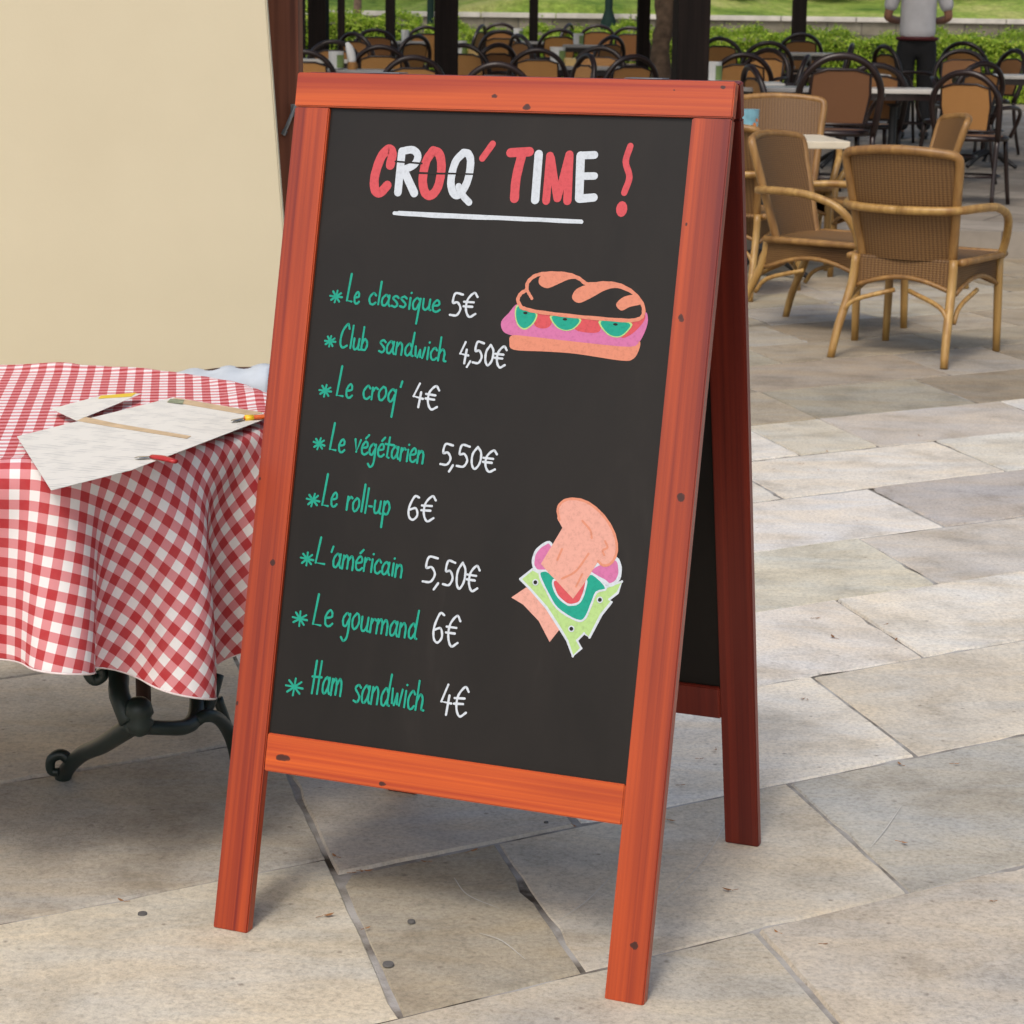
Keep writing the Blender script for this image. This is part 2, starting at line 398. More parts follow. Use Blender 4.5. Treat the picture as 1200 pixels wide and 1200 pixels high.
# ---- leaves
def leaf_mat(name, cols, rough=.55):
    m = NT(name); a = m.n('ShaderNodeVertexColor', layer_name='leaf')
    s = m.n('ShaderNodeSeparateColor'); m.l(a.outputs['Color'], s.inputs[0])
    m.base(m.ramp(s.outputs[0], [(i / (len(cols) - 1), c) for i, c in enumerate(cols)])); m.set(rough, .35)
    tr = m.n('ShaderNodeBsdfTranslucent'); m.l(m.b.inputs['Base Color'].links[0].from_socket, tr.inputs[0])
    mx = m.n('ShaderNodeMixShader', i_0=.38); out = m.t.nodes['Material Output']
    m.l(m.b.outputs[0], mx.inputs[1]); m.l(tr.outputs[0], mx.inputs[2]); m.l(mx.outputs[0], out.inputs[0]); return m.m
def leaves_mesh(name, P, N, size, seed=0, spread=.9, up=0):
    """one small folded leaf (two triangles as a quad) at every point, roughly facing N"""
    rg = np.random.RandomState(seed); n = len(P)
    d = N + rg.normal(0, spread, (n, 3)); d /= np.linalg.norm(d, axis=1)[:, None] + 1e-9
    a = rg.normal(0, 1, (n, 3)); a[:, 2] += up; a -= d * (a * d).sum(1)[:, None]; a /= np.linalg.norm(a, axis=1)[:, None] + 1e-9
    b = np.cross(d, a); s = size * rg.uniform(.6, 1.35, (n, 1))
    v = np.stack([P - a * s, P + b * s * .45 + d * s * .15, P + a * s, P - b * s * .45 + d * s * .15], 1).reshape(-1, 3)
    f = np.arange(4 * n).reshape(n, 4); me = np_mesh(name, v, f, 4)
    ca = me.color_attributes.new('leaf', 'FLOAT_COLOR', 'CORNER')
    cv = np.clip(rg.normal(.5, .22, n), 0, 1); c4 = np.repeat(np.stack([cv, cv, cv, np.ones(n)], 1), 4, axis=0)
    ca.data.foreach_set('color', c4.astype(np.float32).ravel()); return me
M_hedge = leaf_mat('hedge_leaf', [(.12, .22, .015), (.26, .42, .028), (.42, .55, .055), (.56, .62, .11)])
M_hcore = plain('hedge_core', (.035, .065, .014), .9, .3)
def hedge(name, x0, x1, yc, dep, z0, z1, n, label, seed):
    rg = np.random.RandomState(seed); t = thing(name, ((x0 + x1) / 2, yc, z0), 0, label, 'hedge', 'clipped hedges round the terrace')
    L_ = x1 - x0; H = z1 - z0
    bm = bmesh.new(); box(bm, (-L_ / 2 + .05, -dep / 2 + .06, -.1), (L_ / 2 - .05, dep / 2 - .06, H - .08)); obj('branches', bm, M_hcore, t)
    k = rg.choice(3, n, p=[.58, .3, .12]); P = np.zeros((n, 3)); N = np.zeros((n, 3)); u_, v_ = rg.rand(n), rg.rand(n)
    P[:, 0] = (u_ - .5) * L_
    fr = k == 0; P[fr, 1] = -dep / 2; P[fr, 2] = v_[fr] * H; N[fr, 1] = -1
    tp = k == 1; P[tp, 1] = (v_[tp] - .5) * dep; P[tp, 2] = H; N[tp, 2] = 1
    bk = k == 2; P[bk, 1] = dep / 2; P[bk, 2] = v_[bk] * H; N[bk, 1] = 1
    wob = .05 * np.sin(P[:, 0] * 5.3 + 2) + .04 * np.sin(P[:, 0] * 11.7 + P[:, 2] * 7) + rg.normal(0, .035, n)
    P += N * wob[:, None]; P[:, 2] += .035 * np.sin(P[:, 0] * 3.1) * (P[:, 2] > .6 * H); N[:, 2] += .5
    spr = (rg.rand(n) < .06) & tp; P[spr, 2] += rg.uniform(0, .09, spr.sum())
    o = link('foliage', leaves_mesh('foliage', P, N, .023, seed + 1, .7, .4), M_hedge, t); return t
hedge('clipped_hedge', -1.15, 6.6, 26.6, 1.0, terr(26.6), 1.27, 60000, 'low bright green clipped hedge behind the terrace chairs on the right', 11)
hedge('clipped_hedge', -8.5, -1.2, 26.5, 1.1, terr(26.6), 1.42, 60000, 'taller bright green hedge behind the posts, left of the broad black post', 12)

M_bark = plain('bark', (.12, .078, .05), .9, .45, 14, bump=.8, bscale=30)
M_barkg = plain('grey_bark', (.16, .13, .11), .9, .35, 9, bump=.8, bscale=24)
M_crown = leaf_mat('park_leaf', [(.03, .075, .012), (.075, .15, .02), (.14, .23, .035), (.24, .31, .07)])
def park_tree(name, x, y, z, h, r0, lean, cr, ch, nl, label, seed, bark=None, group='trees in the park beyond the wall'):
    rg = np.random.RandomState(seed); t = thing(name, (x, y, z), 0, label, 'tree', group)
    bm = bmesh.new(); pts = [Vector((lean * (k / 5) ** 1.3 * h * .25 + rg.normal(0, .03), rg.normal(0, .03), h * .62 * k / 5)) for k in range(6)]
    tube(bm, [Vector((0, 0, -.4))] + pts, [r0 * 1.5, r0 * 1.25] + [r0 * (1 - .1 * k) for k in range(1, 6)], 10, smooth_n=3)
    tips = []
    for k in range(7):
        a = rg.uniform(0, 6.28); s_ = pts[3 + k % 3]; e = s_ + Vector((math.cos(a) * cr * .75, math.sin(a) * cr * .75, rg.uniform(.15, .5) * ch))
        tube(bm, [s_, s_.lerp(e, .5) + Vector((0, 0, .12 * ch)), e], [r0 * .5, r0 * .3, r0 * .1], 6, smooth_n=3); tips.append(e)
    obj('trunk', bm, bark or M_barkg, t, smooth=True)
    cen = [np.array(e) for e in tips] + [np.array((rg.uniform(-.6, .6) * cr, rg.uniform(-.6, .6) * cr, h * .62 + rg.uniform(0, 1) * ch)) for _ in range(16)]
    P = np.concatenate([c + rg.normal(0, 1, (nl // len(cen), 3)) * np.array([.30 * cr, .30 * cr, .17 * ch]) for c in cen])
    N = P - np.array([0, 0, h * .6]); N /= np.linalg.norm(N, axis=1)[:, None]
    link('crown', leaves_mesh('crown', P, N, .085, seed + 5, .9), M_crown, t); return t
def bank(y): return 1.45 + (y - 34.9) * .16 - .0009 * (y - 34.9) ** 2
for px, D, r0, lean, lab, bk in ((670, 37, .035, 0, 'slim grey tree on the lawn bank left of the small lamp post', M_barkg), (981, 42, .11, -.3, 'grey tree trunk on the bank left of the waiter', M_barkg),
        (1024, 44, .16, .5, 'dark leaning tree trunk on the bank beside the waiter', M_bark), (552, 38, .06, .12, 'slim crooked grey tree right of the broad black post', M_barkg),
        (421, 33.4, .075, -.1, 'dark knotty young tree rising from the hedge left of the middle post', M_bark), (575, 46, .2, .1, 'thick brown tree far up the bank between two posts', M_bark)):
    x = at(px, 20, D).x; z0 = bank(D) - .1 if D > 35 else .45
    park_tree('park_tree', x, D, z0, 6.5 + (px % 7) * .4, r0, lean, 2.2, 3.0, 3200, lab, px, bk)
for k, (px, D) in enumerate(((300, 50), (640, 64), (780, 58), (880, 60), (1120, 52), (480, 56), (720, 72), (1000, 70))):
    park_tree('park_tree', at(px, 20, D).x, D, bank(D) - .2, 7.5, .16, .1, 3.2, 4.2, 3600, ('tree high on the bank behind the cream panel', 'tree far up the bank above the middle table', 'tree far up the bank behind the bark covered trunk', 'tree far up the bank left of the slim right post', 'tree on the bank right of the waiter', 'tree far up the bank behind the green lamp post', 'tree at the top of the bank behind the small lamp post', 'tree at the top of the bank left of the waiter')[k], 200 + k)
# shrubs on the bank
def shrub(x, y, z, r, n, lab, seed):
    rg = np.random.RandomState(seed); t = thing('shrub', (x, y, z), 0, lab, 'shrub', 'shrubs on the lawn bank')
    bm = bmesh.new()
    for k in range(6):
        a = rg.uniform(0, 6.28); tube(bm, [(0, 0, -.1), (math.cos(a) * r * .4, math.sin(a) * r * .4, r * .7), (math.cos(a) * r * .7, math.sin(a) * r * .7, r * 1.2)], [.02, .015, .006], 5)
    obj('stems', bm, M_bark, t)
    P = rg.normal(0, 1, (n, 3)); P /= np.linalg.norm(P, axis=1)[:, None]; N = P.copy()
    P *= (rg.uniform(.45, 1.0, (n, 1)) * (1 + .22 * np.sin(P[:, :1] * 6 + seed) + .2 * np.cos(P[:, 2:] * 7)) * r); P[:, 2] = abs(P[:, 2]) * .9 + .05
    link('foliage', leaves_mesh('foliage', P, N, .06, seed, .8), M_crown, t)
for k, (px, D, r, lab) in enumerate(((485, 37.5, .75, 'dark green shrub on the bank behind the green lamp post'), (575, 38.5, .45, 'small dark shrub on the bank right of the crooked grey tree'), (604, 40, .7, 'green shrub on the bank left of the slim middle post'),
        (655, 43, .8, 'loose green shrub on the bank behind the slim grey tree'), (845, 38, .7, 'green shrub on the bank right of the widest black post'), (880, 41, .9, 'large loose shrub on the bank left of the slim right post'), (962, 39, .7, 'green shrub on the bank right of the slim right post'), (1004, 40, .8, 'green shrub on the bank between the two trunks near the waiter'), (1100, 39, 1.0, 'green shrub on the bank right of the waiter'), (700, 46, .9, 'pale green shrub high on the bank behind the small lamp post'))):
    shrub(at(px, 20, D).x, D, bank(D) - .05, r, 1500, lab, 40 + k)

# ---- pergola posts, and an unseen roof added to shade the terrace
M_dark = wood('dark_post_wood', 2, (.006, .0045, .004), (.018, .012, .010), .8, .12, 90)
M_brownpost = wood('brown_post_wood', 2, (.07, .020, .010), (.30, .10, .05), .6, .3, 70, knots=((0, -.03, 2.0, .02, 1.6), (.04, -.03, 1.8, .015, 2), (.03, -.03, 1.55, .02, 1.4)))
posts = [(373.5, 21, .18, 'black square pergola post nearest the brown wooden post'), (523, 17, .185, 'broad black pergola post above the left half of the menu board'),
         (809.5, 12.9, .195, 'widest black pergola post, behind the right end of the menu board'), (935.5, 25, .17, 'slim black pergola post among the chairs at the right'),
         (354, 25, .08, 'thin dark post tight beside the brown wooden post'), (400, 24.5, .085, 'thin dark post next right of the square black post'),
         (457.5, 24, .10, 'thin dark post between the young tree and the green lamp post'), (625, 24, .10, 'thin dark post above the middle of the menu board'),
         (753.5, 20, .11, 'dark post touching the bark covered trunk')]
for k, (px, D, wd, lab) in enumerate(posts):
    x = at(px, 45, D).x; z0 = terr(D)
    t = thing('pergola_post', (x, D, z0), R(12 * (k % 3) - 12) * .5, lab, 'post', 'pergola posts')
    bm = bmesh.new(); box(bm, (-wd / 2, -wd / 2, -.05), (wd / 2, wd / 2, 3.35 - z0), .006); obj('shaft', bm, M_dark, t)
    bm = bmesh.new(); box(bm, (-wd / 2 - .02, -wd / 2 - .02, -.04), (wd / 2 + .02, wd / 2 + .02, .12), .005); obj('foot_plate', bm, M_dark, t)
t = thing('unseen_shade_roof', (1.2, 19.6, 3.35), 0, 'unseen dark timber pergola roof added to shade the terrace tables', 'roof')
bm = bmesh.new()
for y in (-6.7, -2.6, 1.4, 5.4): box(bm, (-7, y - .08, 0), (9, y + .08, .2))
obj('beam', bm, M_dark, t)
bm = bmesh.new(); x = -6.8
while x < 8.9: box(bm, (x - .03, -7, .2), (x + .03, 2.4, .32)); x += .17  # out of view; spacing and reach set for the shade below
obj('shade_rafter', bm, M_dark, t)

# tree trunk growing up beside the widest posts
t = thing('old_tree', (at(775, 88, 19).x, 19, terr(19)), 0, 'gnarled brown tree trunk growing up between two black posts', 'tree')
bm = bmesh.new()
tube(bm, [(.0, 0, -.2), (.01, 0, .4), (-.015, .01, .8), (.02, .0, 1.1), (.05, 0, 1.5), (.09, .02, 2.2), (.06, 0, 3.0), (.1, 0, 4.3)], [.13, .10, .085, .08, .075, .07, .065, .05], 12, smooth_n=4)
tube(bm, [(-.0, 0, .95), (-.05, -.01, 1.35), (-.10, 0, 1.9), (-.2, 0, 2.8)], [.05, .035, .03, .02], 8, smooth_n=3)
o = obj('trunk', bm, M_bark, t, smooth=True)
for vtx in o.data.vertices:
    vtx.co += vtx.co.normalized() * 0 + Vector((math.sin(vtx.co.z * 23 + vtx.co.x * 60), math.cos(vtx.co.z * 19 + vtx.co.y * 70), 0)) * .008
P = np.random.RandomState(9).normal(0, 1, (5000, 3)) * np.array([.9, .9, .5]) + np.array([.1, 0, 4.6])
link('crown', leaves_mesh('crown', P, np.tile([0, 0, 1.], (5000, 1)), .07, 3), M_crown, t)

# green lamp posts in the park
M_lampg = plain('lamp_green_paint', (.008, .022, .017), .75, .2, spec=.15)
M_glass = plain('lamp_glass', (.75, .76, .74), .2, .05)
def lamp_post(px, D, z0, s, lab):
    t = thing('street_lamp', (at(px, 30, D).x, D, z0), 0, lab, 'street lamp', 'green street lamps', s)
    bm = bmesh.new(); lathe(bm, [(.13, 0), (.13, .25), (.10, .3), (.10, .75), (.075, .82), (.05, .9), (.045, 2.8), (.06, 2.85), (.03, 2.95)], 14); obj('pole', bm, M_lampg, t, True, 40)
    bm = bmesh.new(); lathe(bm, [(.07, 2.95), (.16, 3.35), (.16, 3.37)], 6); obj('lantern', bm, M_glass, t)
    bm = bmesh.new(); lathe(bm, [(.19, 3.37), (.15, 3.44), (.03, 3.58), (.01, 3.66)], 6); obj('lantern_cap', bm, M_lampg, t)
lamp_post(504.5, 28.5, .46, .95, 'dark green lamp post behind the hedge touching the broad black post')
lamp_post(713, 33.9, .5, 1.25, 'dark green lamp post by the garden wall above the middle of the menu board')

# ---- cream panel standing in for a blank overlay patch, brown post with latch
m = NT('cream_patch_paint'); v = m.coords()
c = m.ramp(m.noise(v, 3, 6, .6), [(.3, (.60, .535, .375)), (.7, (.63, .565, .40))]); m.base(c); m.set(.85, .25); m.bump(m.noise(v, 90, 4), .12, .002); M_cream = m.m
Dw = 4.6
pa = [at(-420, 1, Dw), at(312, 0, Dw), at(344, 420, Dw)]
slope = (pa[2].x - pa[1].x) / (pa[2].z - pa[1].z)
def panel_x(z): return pa[1].x + (z - pa[1].z) * slope
t = thing('cream_patch_panel', (pa[1].x - 1, Dw, 0), 0, 'smooth plain cream plaster wall with a slightly sloping edge behind the checked table', 'wall')
prof = [(-2.6, 0), (panel_x(.12) - .004, 0), (panel_x(.12), .12), (panel_x(2.6), 2.6), (-2.6, 2.6)]
bm = bmesh.new(); ox = t.location.x
A = [bm.verts.new((x - ox, 0, z)) for x, z in prof]; B = [bm.verts.new((x - ox, .03, z)) for x, z in prof]
bm.faces.new(A); bm.faces.new(B[::-1])
for k in range(5): bm.faces.new((A[k], B[k], B[(k + 1) % 5], A[(k + 1) % 5]))
bmesh.ops.recalc_face_normals(bm, faces=bm.faces)
bmesh.ops.bevel(bm, geom=list(bm.edges), offset=.003, segments=2, affect='EDGES'); obj('panel_face', bm, M_cream, t)
bm = bmesh.new(); box(bm, (-2.62 - ox, -.02, 2.603), (panel_x(2.6) - ox + .02, .05, 2.66), .005); obj('coping', bm, M_cream, t)

p0, p1 = at(331, 40, 4.82), at(352, 40, 4.82)
t = thing('wooden_post', (p1.x - .07, 4.82, 0), 0, 'reddish brown knotty timber post with a metal latch beside the cream panel', 'post')
bm = bmesh.new(); box(bm, (-.075, -.04, 0), (.07, .06, 2.75), .006); obj('shaft', bm, M_brownpost, t)
lt = at(340, 140, 4.775); lx, lz = lt.x - t.location.x, lt.z
M_steel = plain('weathered_steel', (.20, .21, .22), .45, .3, 30, metal=.8)
bm = bmesh.new(); tube(bm, [(lx - .014, -.05, lz - .03), (lx - .002, -.054, lz - .005), (lx + .012, -.05, lz + .03)], .0042, 8, smooth_n=3)
box(bm, (lx + .002, -.049, lz + .006), (lx + .020, -.0405, lz + .034), .001); tube(bm, [(lx - .016, -.046, lz - .034), (lx - .011, -.046, lz - .024)], .006, 8)
obj('latch', bm, M_steel, t, True, 40)

# ================================================================== THE MENU BOARD
AX, AY, PSI, HT, SF, SB, WID = -.00615375894, 3.05934219, -.366031346, 1.23492642, .326478975, .313743863, .667051369
sign = thing('menu_board', (AX, AY, 0), PSI, 'red stained wooden A-frame chalkboard with a handwritten French sandwich menu', 'menu board')
LF = math.hypot(SF - .02, HT); LB = math.hypot(SB - .02, HT)
eF, nF = Vector((0, (SF - .02) / LF, HT / LF)), Vector((0, -HT / LF, (SF - .02) / LF))
eB, nB = Vector((0, -(SB - .02) / LB, HT / LB)), Vector((0, HT / LB, (SB - .02) / LB))
def SFp(a, c, n): return Vector((a, -SF, 0)) + eF * c + nF * n
def SBp(a, c, n): return Vector((a, SB, 0)) + eB * c + nB * n
oF = Matrix.Translation((AX, AY, 0)) @ Matrix.Rotation(PSI, 4, 'Z')
PAN = -.007                                                     # the panel's face lies 7 mm behind the frame's
_o = oF @ SFp(0, 0, PAN); _n = oF.to_3x3() @ nF; _ex = oF.to_3x3() @ Vector((1, 0, 0)); _ev = oF.to_3x3() @ eF
def bd(px, py):
    d = ray(px, py); o = Vector((0, 0, CAM_H)); t = (_o - o).dot(_n) / d.dot(_n); q = o + d * t - _o
    return q.dot(_ex), q.dot(_ev)
W_LO, W_HI = (.17, .009, .004), (.61, .088, .010)
def knotpos(px, py, r, el=1.5):
    a, c = bd(px, py); p = SFp(a, c, 0); return (p.x, p.y, p.z, r, el)
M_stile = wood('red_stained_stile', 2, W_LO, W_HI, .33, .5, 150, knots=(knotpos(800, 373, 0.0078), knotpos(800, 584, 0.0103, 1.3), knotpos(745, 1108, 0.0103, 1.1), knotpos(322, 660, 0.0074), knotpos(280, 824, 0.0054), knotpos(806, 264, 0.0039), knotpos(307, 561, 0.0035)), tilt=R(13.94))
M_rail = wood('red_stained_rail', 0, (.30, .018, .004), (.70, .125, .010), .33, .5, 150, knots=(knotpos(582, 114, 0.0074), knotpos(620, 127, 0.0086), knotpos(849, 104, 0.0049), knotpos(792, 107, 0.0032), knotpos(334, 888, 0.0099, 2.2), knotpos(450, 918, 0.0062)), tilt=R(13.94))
M_rear_shade = wood('red_stained_rear_shaded', 2, (.09, .008, .005), (.29, .032, .012), .42, .45, 150, knots=(((.31), .155, .70, .006, 1.6), (.315, .27, .32, .003, 1.5), (.315, .3, .1, .002, 2)), tilt=R(-13.4))  # rear frame wood, its shade put into the colour as a darker red
m = NT('blackboard'); v = m.coords()
sm_ = m.noise(m.coords((1, 1, .35), rot=(0, R(25), 0)), 5, 6, .65, 1.2)
m.base(m.ramp(sm_, [(.3, (.0082, .0064, .0052)), (.6, (.0125, .0098, .0080)), (.8, (.021, .0176, .0150))]))
m.set(.42, .27); m.l(m.ramp(sm_, [(.3, (.38,) * 3), (.75, (.50,) * 3)]), m.b.inputs['Roughness']); m.bump(m.noise(v, 700, 2), .12, .0006); M_board = m.m
def prism(S, a0, a1, c0, c1, n0, n1, bev=.0018, foot=False):
    bm = bmesh.new()
    def P(a, c, n):
        if foot and c == c0: c = -n * ((SF - .02) / HT)           # sawn level with the ground
        return S(a, c, n)
    v = [bm.verts.new(P(a, c, n)) for c in (c0, c1) for (a, n) in ((a0, n0), (a1, n0), (a1, n1), (a0, n1))]
    f = [bm.faces.new([v[i] for i in q]) for q in ((3, 2, 1, 0), (4, 5, 6, 7), (0, 1, 5, 4), (1, 2, 6, 5), (2, 3, 7, 6), (3, 0, 4, 7))]
    bmesh.ops.recalc_face_normals(bm, faces=f)
    bmesh.ops.bevel(bm, geom=list({e for x in f for e in x.edges}), offset=bev, segments=2, affect='EDGES'); return bm
HW = WID / 2; SWD = .0565; TH = .0185
CT = 1.222; RB0, RB1 = .2415, .2975
for S, L_, ms, mr in ((SFp, LF, M_stile, M_rail), (SBp, LB, M_rear_shade, M_rear_shade)):
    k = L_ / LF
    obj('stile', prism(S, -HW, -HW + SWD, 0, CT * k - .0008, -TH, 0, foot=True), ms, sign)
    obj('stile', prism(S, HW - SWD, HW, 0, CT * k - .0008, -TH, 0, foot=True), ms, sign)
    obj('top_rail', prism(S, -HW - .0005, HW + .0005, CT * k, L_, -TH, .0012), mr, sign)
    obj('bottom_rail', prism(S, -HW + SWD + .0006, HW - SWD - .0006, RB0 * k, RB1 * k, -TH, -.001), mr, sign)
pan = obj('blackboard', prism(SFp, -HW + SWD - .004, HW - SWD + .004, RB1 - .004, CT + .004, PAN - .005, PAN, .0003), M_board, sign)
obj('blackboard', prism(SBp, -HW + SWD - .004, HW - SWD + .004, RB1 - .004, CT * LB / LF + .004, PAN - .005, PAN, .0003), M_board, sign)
for sx in (-.2, .2):
    bm = bmesh.new(); tube(bm, [(sx - .03, 0, HT - .004), (sx + .03, 0, HT - .004)], .004, 10)
    box(bm, (sx - .028, -.016, HT + .0006), (sx + .028, .016, HT + .002), .0005); obj('hinge', bm, M_steel, sign)

# ---- chalk paint
def chalk(name, c):
    m = NT(name); v = m.coords()
    c = tuple(x * .80 for x in c); f = m.noise(v, 170, 5, .75)
    m.base(m.ramp(f, [(.30, tuple(x * .80 for x in c)), (.5, c), (.8, tuple(min(1, x * 1.06) for x in c))])); m.set(.85, .2); return m.m
K = {'w': chalk('chalk_white', lin((214, 222, 230))), 'r': chalk('chalk_red', lin((216, 92, 98))), 'g': chalk('chalk_green', lin((42, 166, 142))),
     'o': chalk('chalk_salmon', lin((226, 146, 120))), 'p': chalk('chalk_pink', lin((212, 122, 170))), 'b': chalk('chalk_bread', lin((232, 172, 156))),
     'y': chalk('chalk_lime', lin((184, 218, 142))), 'k': M_board, 'd': chalk('chalk_bread_shade', lin((226, 150, 122)))}
KI = list(K)
KM = [K[k] for k in KI]
class Chalk:
    """flat paint strokes and fills on the board, laid one over the other like real coats"""
    def __init__(s): s.bm = bmesh.new(); s.z = .0002
    def _v(s, a, c, z): return s.bm.verts.new(SFp(a, c, PAN + z))
    def fill(s, P, col, layer=None):
        z = s.z if layer is None else layer; s.z += .00004
        vs = [s._v(a, c, z) for a, c in P]
        for t in tessellate_polygon([[Vector((a, c, 0)) for a, c in P]]):
            try:
                f = s.bm.faces.new([vs[i] for i in t]); f.material_index = KI.index(col)
                f.normal_update()
                if f.normal.dot(nF) < 0: f.normal_flip()
            except ValueError: pass
    def disc(s, a, c, r, col, z, ry=None):
        n = 12; vs = [s._v(a + r * math.cos(6.2832 * k / n), c + (ry or r) * math.sin(6.2832 * k / n), z) for k in range(n)]
        f = s.bm.faces.new(vs); f.material_index = KI.index(col); f.normal_update()
        if f.normal.dot(nF) < 0: f.normal_flip()
    def stroke(s, P, wd, col, taper=0):
        z = s.z; s.z += .00004; P = [Vector((a, c)) for a, c in P]; n = len(P); L_, R_ = [], []
        for i in range(n):
            T = P[min(i + 1, n - 1)] - P[max(i - 1, 0)]
            if T.length < 1e-9: T = Vector((1, 0))
            T.normalize(); N = Vector((-T.y, T.x)); ww = wd / 2 * (1 + (.10 if wd < .006 else .02) * math.sin(i * 1.7 + z * 1e6))
            L_.append(s._v(*(P[i] + N * ww), z)); R_.append(s._v(*(P[i] - N * ww), z))
        for i in range(n - 1):
            f = s.bm.faces.new((R_[i], R_[i + 1], L_[i + 1], L_[i])); f.material_index = KI.index(col); f.normal_update()
            if f.normal.dot(nF) < 0: f.normal_flip()
        s.disc(P[0].x, P[0].y, wd / 2, col, z + .000012); s.disc(P[-1].x, P[-1].y, wd / 2, col, z + .000024)
        for i in range(1, n - 1):
            if (P[i] - P[i - 1]).angle(P[i + 1] - P[i], 0) > .5: s.disc(P[i].x, P[i].y, wd / 2, col, z + .00003)
    def done(s, name): return obj(name, s.bm, KM, pan)
PXM = .00124                                                    # about one photo pixel on the board, in metres

GL = {  # handwriting: advance, strokes on x-height 1
 'a': (.95, [[(.68, .78), (.42, 1), (.1, .62), (.14, .12), (.42, .04), (.68, .5), (.72, .98)], [(.72, .98), (.70, .3), (.86, .02)]]),
 'b': (.95, [[(.14, 2.0), (.14, .05)], [(.14, .55), (.45, 1), (.78, .6), (.6, .08), (.14, .08)]]),
 'c': (.8, [[(.68, .82), (.42, 1), (.1, .55), (.22, .08), (.5, 0), (.72, .18)]]),
 'd': (1., [[(.66, .78), (.42, 1), (.1, .58), (.16, .1), (.44, .02), (.7, .4)], [(.78, 2.0), (.72, .25), (.92, .02)]]),
 'e': (.85, [[(.12, .5), (.62, .62), (.62, .92), (.38, 1.02), (.1, .6), (.18, .1), (.5, 0), (.78, .2)]]),
 'g': (.95, [[(.68, .85), (.4, 1), (.1, .6), (.18, .15), (.45, .12), (.68, .6)], [(.72, .98), (.72, -.55), (.42, -.95), (.12, -.72)]]),
 'h': (.95, [[(.12, 2.0), (.12, 0)], [(.12, .55), (.42, .98), (.68, .7), (.68, .1), (.9, .02)]]),
 'i': (.42, [[(.2, .95), (.22, .02)], [(.22, 1.36), (.24, 1.38)]]),
 'l': (.42, [[(.22, 2.0), (.2, .02)]]),
 'm': (1.35, [[(.1, .95), (.1, 0)], [(.1, .6), (.38, .98), (.58, .7), (.6, .05)], [(.6, .6), (.88, .98), (1.1, .7), (1.14, .0)]]),
 'n': (.95, [[(.1, .95), (.1, 0)], [(.1, .6), (.42, .98), (.66, .7), (.68, .02)]]),
 'o': (.9, [[(.42, 1), (.1, .6), (.18, .1), (.45, 0), (.74, .4), (.66, .88), (.42, 1)]]),
 'p': (.95, [[(.16, .95), (.2, -.9)], [(.16, .6), (.48, 1), (.8, .6), (.62, .08), (.18, .12)]]),
 'q': (.95, [[(.68, .85), (.4, 1), (.1, .6), (.18, .12), (.45, .08), (.68, .6)], [(.74, .98), (.66, -1.15)]]),
 'r': (.65, [[(.1, .95), (.12, 0)], [(.12, .6), (.36, .96), (.58, .88)]]),
 's': (.78, [[(.65, .86), (.4, 1), (.14, .78), (.6, .36), (.46, .04), (.1, .1)]]),
 't': (.7, [[(.32, 1.75), (.28, .1), (.5, .02)], [(-.05, 1.12), (.9, 1.12)]]),
 'u': (.95, [[(.1, .95), (.14, .2), (.4, .02), (.68, .35), (.72, .95)], [(.72, .95), (.72, .15), (.88, .04)]]),
 'v': (.8, [[(.06, .98), (.34, .04), (.66, .98)]]),
 'w': (1.2, [[(.08, .95), (.18, .15), (.4, .05), (.58, .7)], [(.58, .7), (.68, .12), (.9, .06), (1.05, .95)]]),
 'é': (.85, [[(.12, .5), (.62, .62), (.62, .92), (.38, 1.02), (.1, .6), (.18, .1), (.5, 0), (.78, .2)], [(.38, 1.3), (.66, 1.62)]]),
 '-': (.6, [[(.12, .5), (.42, .5)]]), "'": (.4, [[(.24, 1.7), (.16, 1.2)]]), ',': (.42, [[(.28, .12), (.06, -.55)]]),
 'L': (1.0, [[(.2, 2.15), (.06, .05), (.74, .03)]]), 'C': (1.2, [[(.98, 1.62), (.72, 2.0), (.2, 1.3), (.12, .4), (.45, 0), (.95, .2)]]),
 'H': (1.15, [[(.18, 1.9), (.14, 0)], [(.72, 1.9), (.70, 0)], [(-.05, .95), (.95, .95)]]),
 '4': (1.15, [[(.52, 2), (.1, .85), (.95, .78)], [(.72, 1.3), (.62, 0)]]), '5': (1.15, [[(1.0, 1.95), (.34, 1.98), (.22, 1.15), (.62, 1.22), (.92, .7), (.66, .1), (.08, .06)]]),
 '0': (1.1, [[(.55, 2), (.18, 1.3), (.2, .4), (.5, 0), (.86, .6), (.88, 1.5), (.55, 2)]]), '6': (1.15, [[(.86, 1.85), (.5, 1.9), (.14, 1.0), (.2, .25), (.55, .0), (.88, .4), (.7, .95), (.2, .8)]]),
 '€': (1.35, [[(1.12, 1.72), (.8, 2.02), (.3, 1.4), (.26, .55), (.6, .0), (1.1, .3)], [(.02, 1.2), (.85, 1.24)], [(.02, .82), (.78, .86)]])}
SHARP = set('LH4wvt-')
rt = random.Random(21)
def write(ch, text, x0, y0, x1, y1, xh, col, wd, slant=.15, asc=None):
    """a word from pixel (x0, y0) to (x1, y1) along its base line, taken onto the board's plane"""
    adv = sum(GL[c][0] for c in text); sx = (x1 - x0) / adv; sy = (y1 - y0) / adv; pen = 0
    for c in text:
        w_, st = GL[c]; jy = rt.uniform(-.05, .05) * xh; js = rt.uniform(.94, 1.06)
        for s_ in st:
            q = s_
            if len(q) > 2 and c not in SHARP: q = [(p.x, p.y) for p in spline([Vector((*p, 0)) for p in q], 5)]
            P = []
            for (gx, gy) in q:
                if asc and gy > 1.25: gy = 1 + (gy - 1) * asc
                X = x0 + (pen + gx) * sx + slant * gy * xh * js; Y = y0 + (pen + gx) * sy - gy * xh * js + jy
                P.append(bd(X, Y))
            ch.stroke(P, wd * PXM, col)
        pen += w_
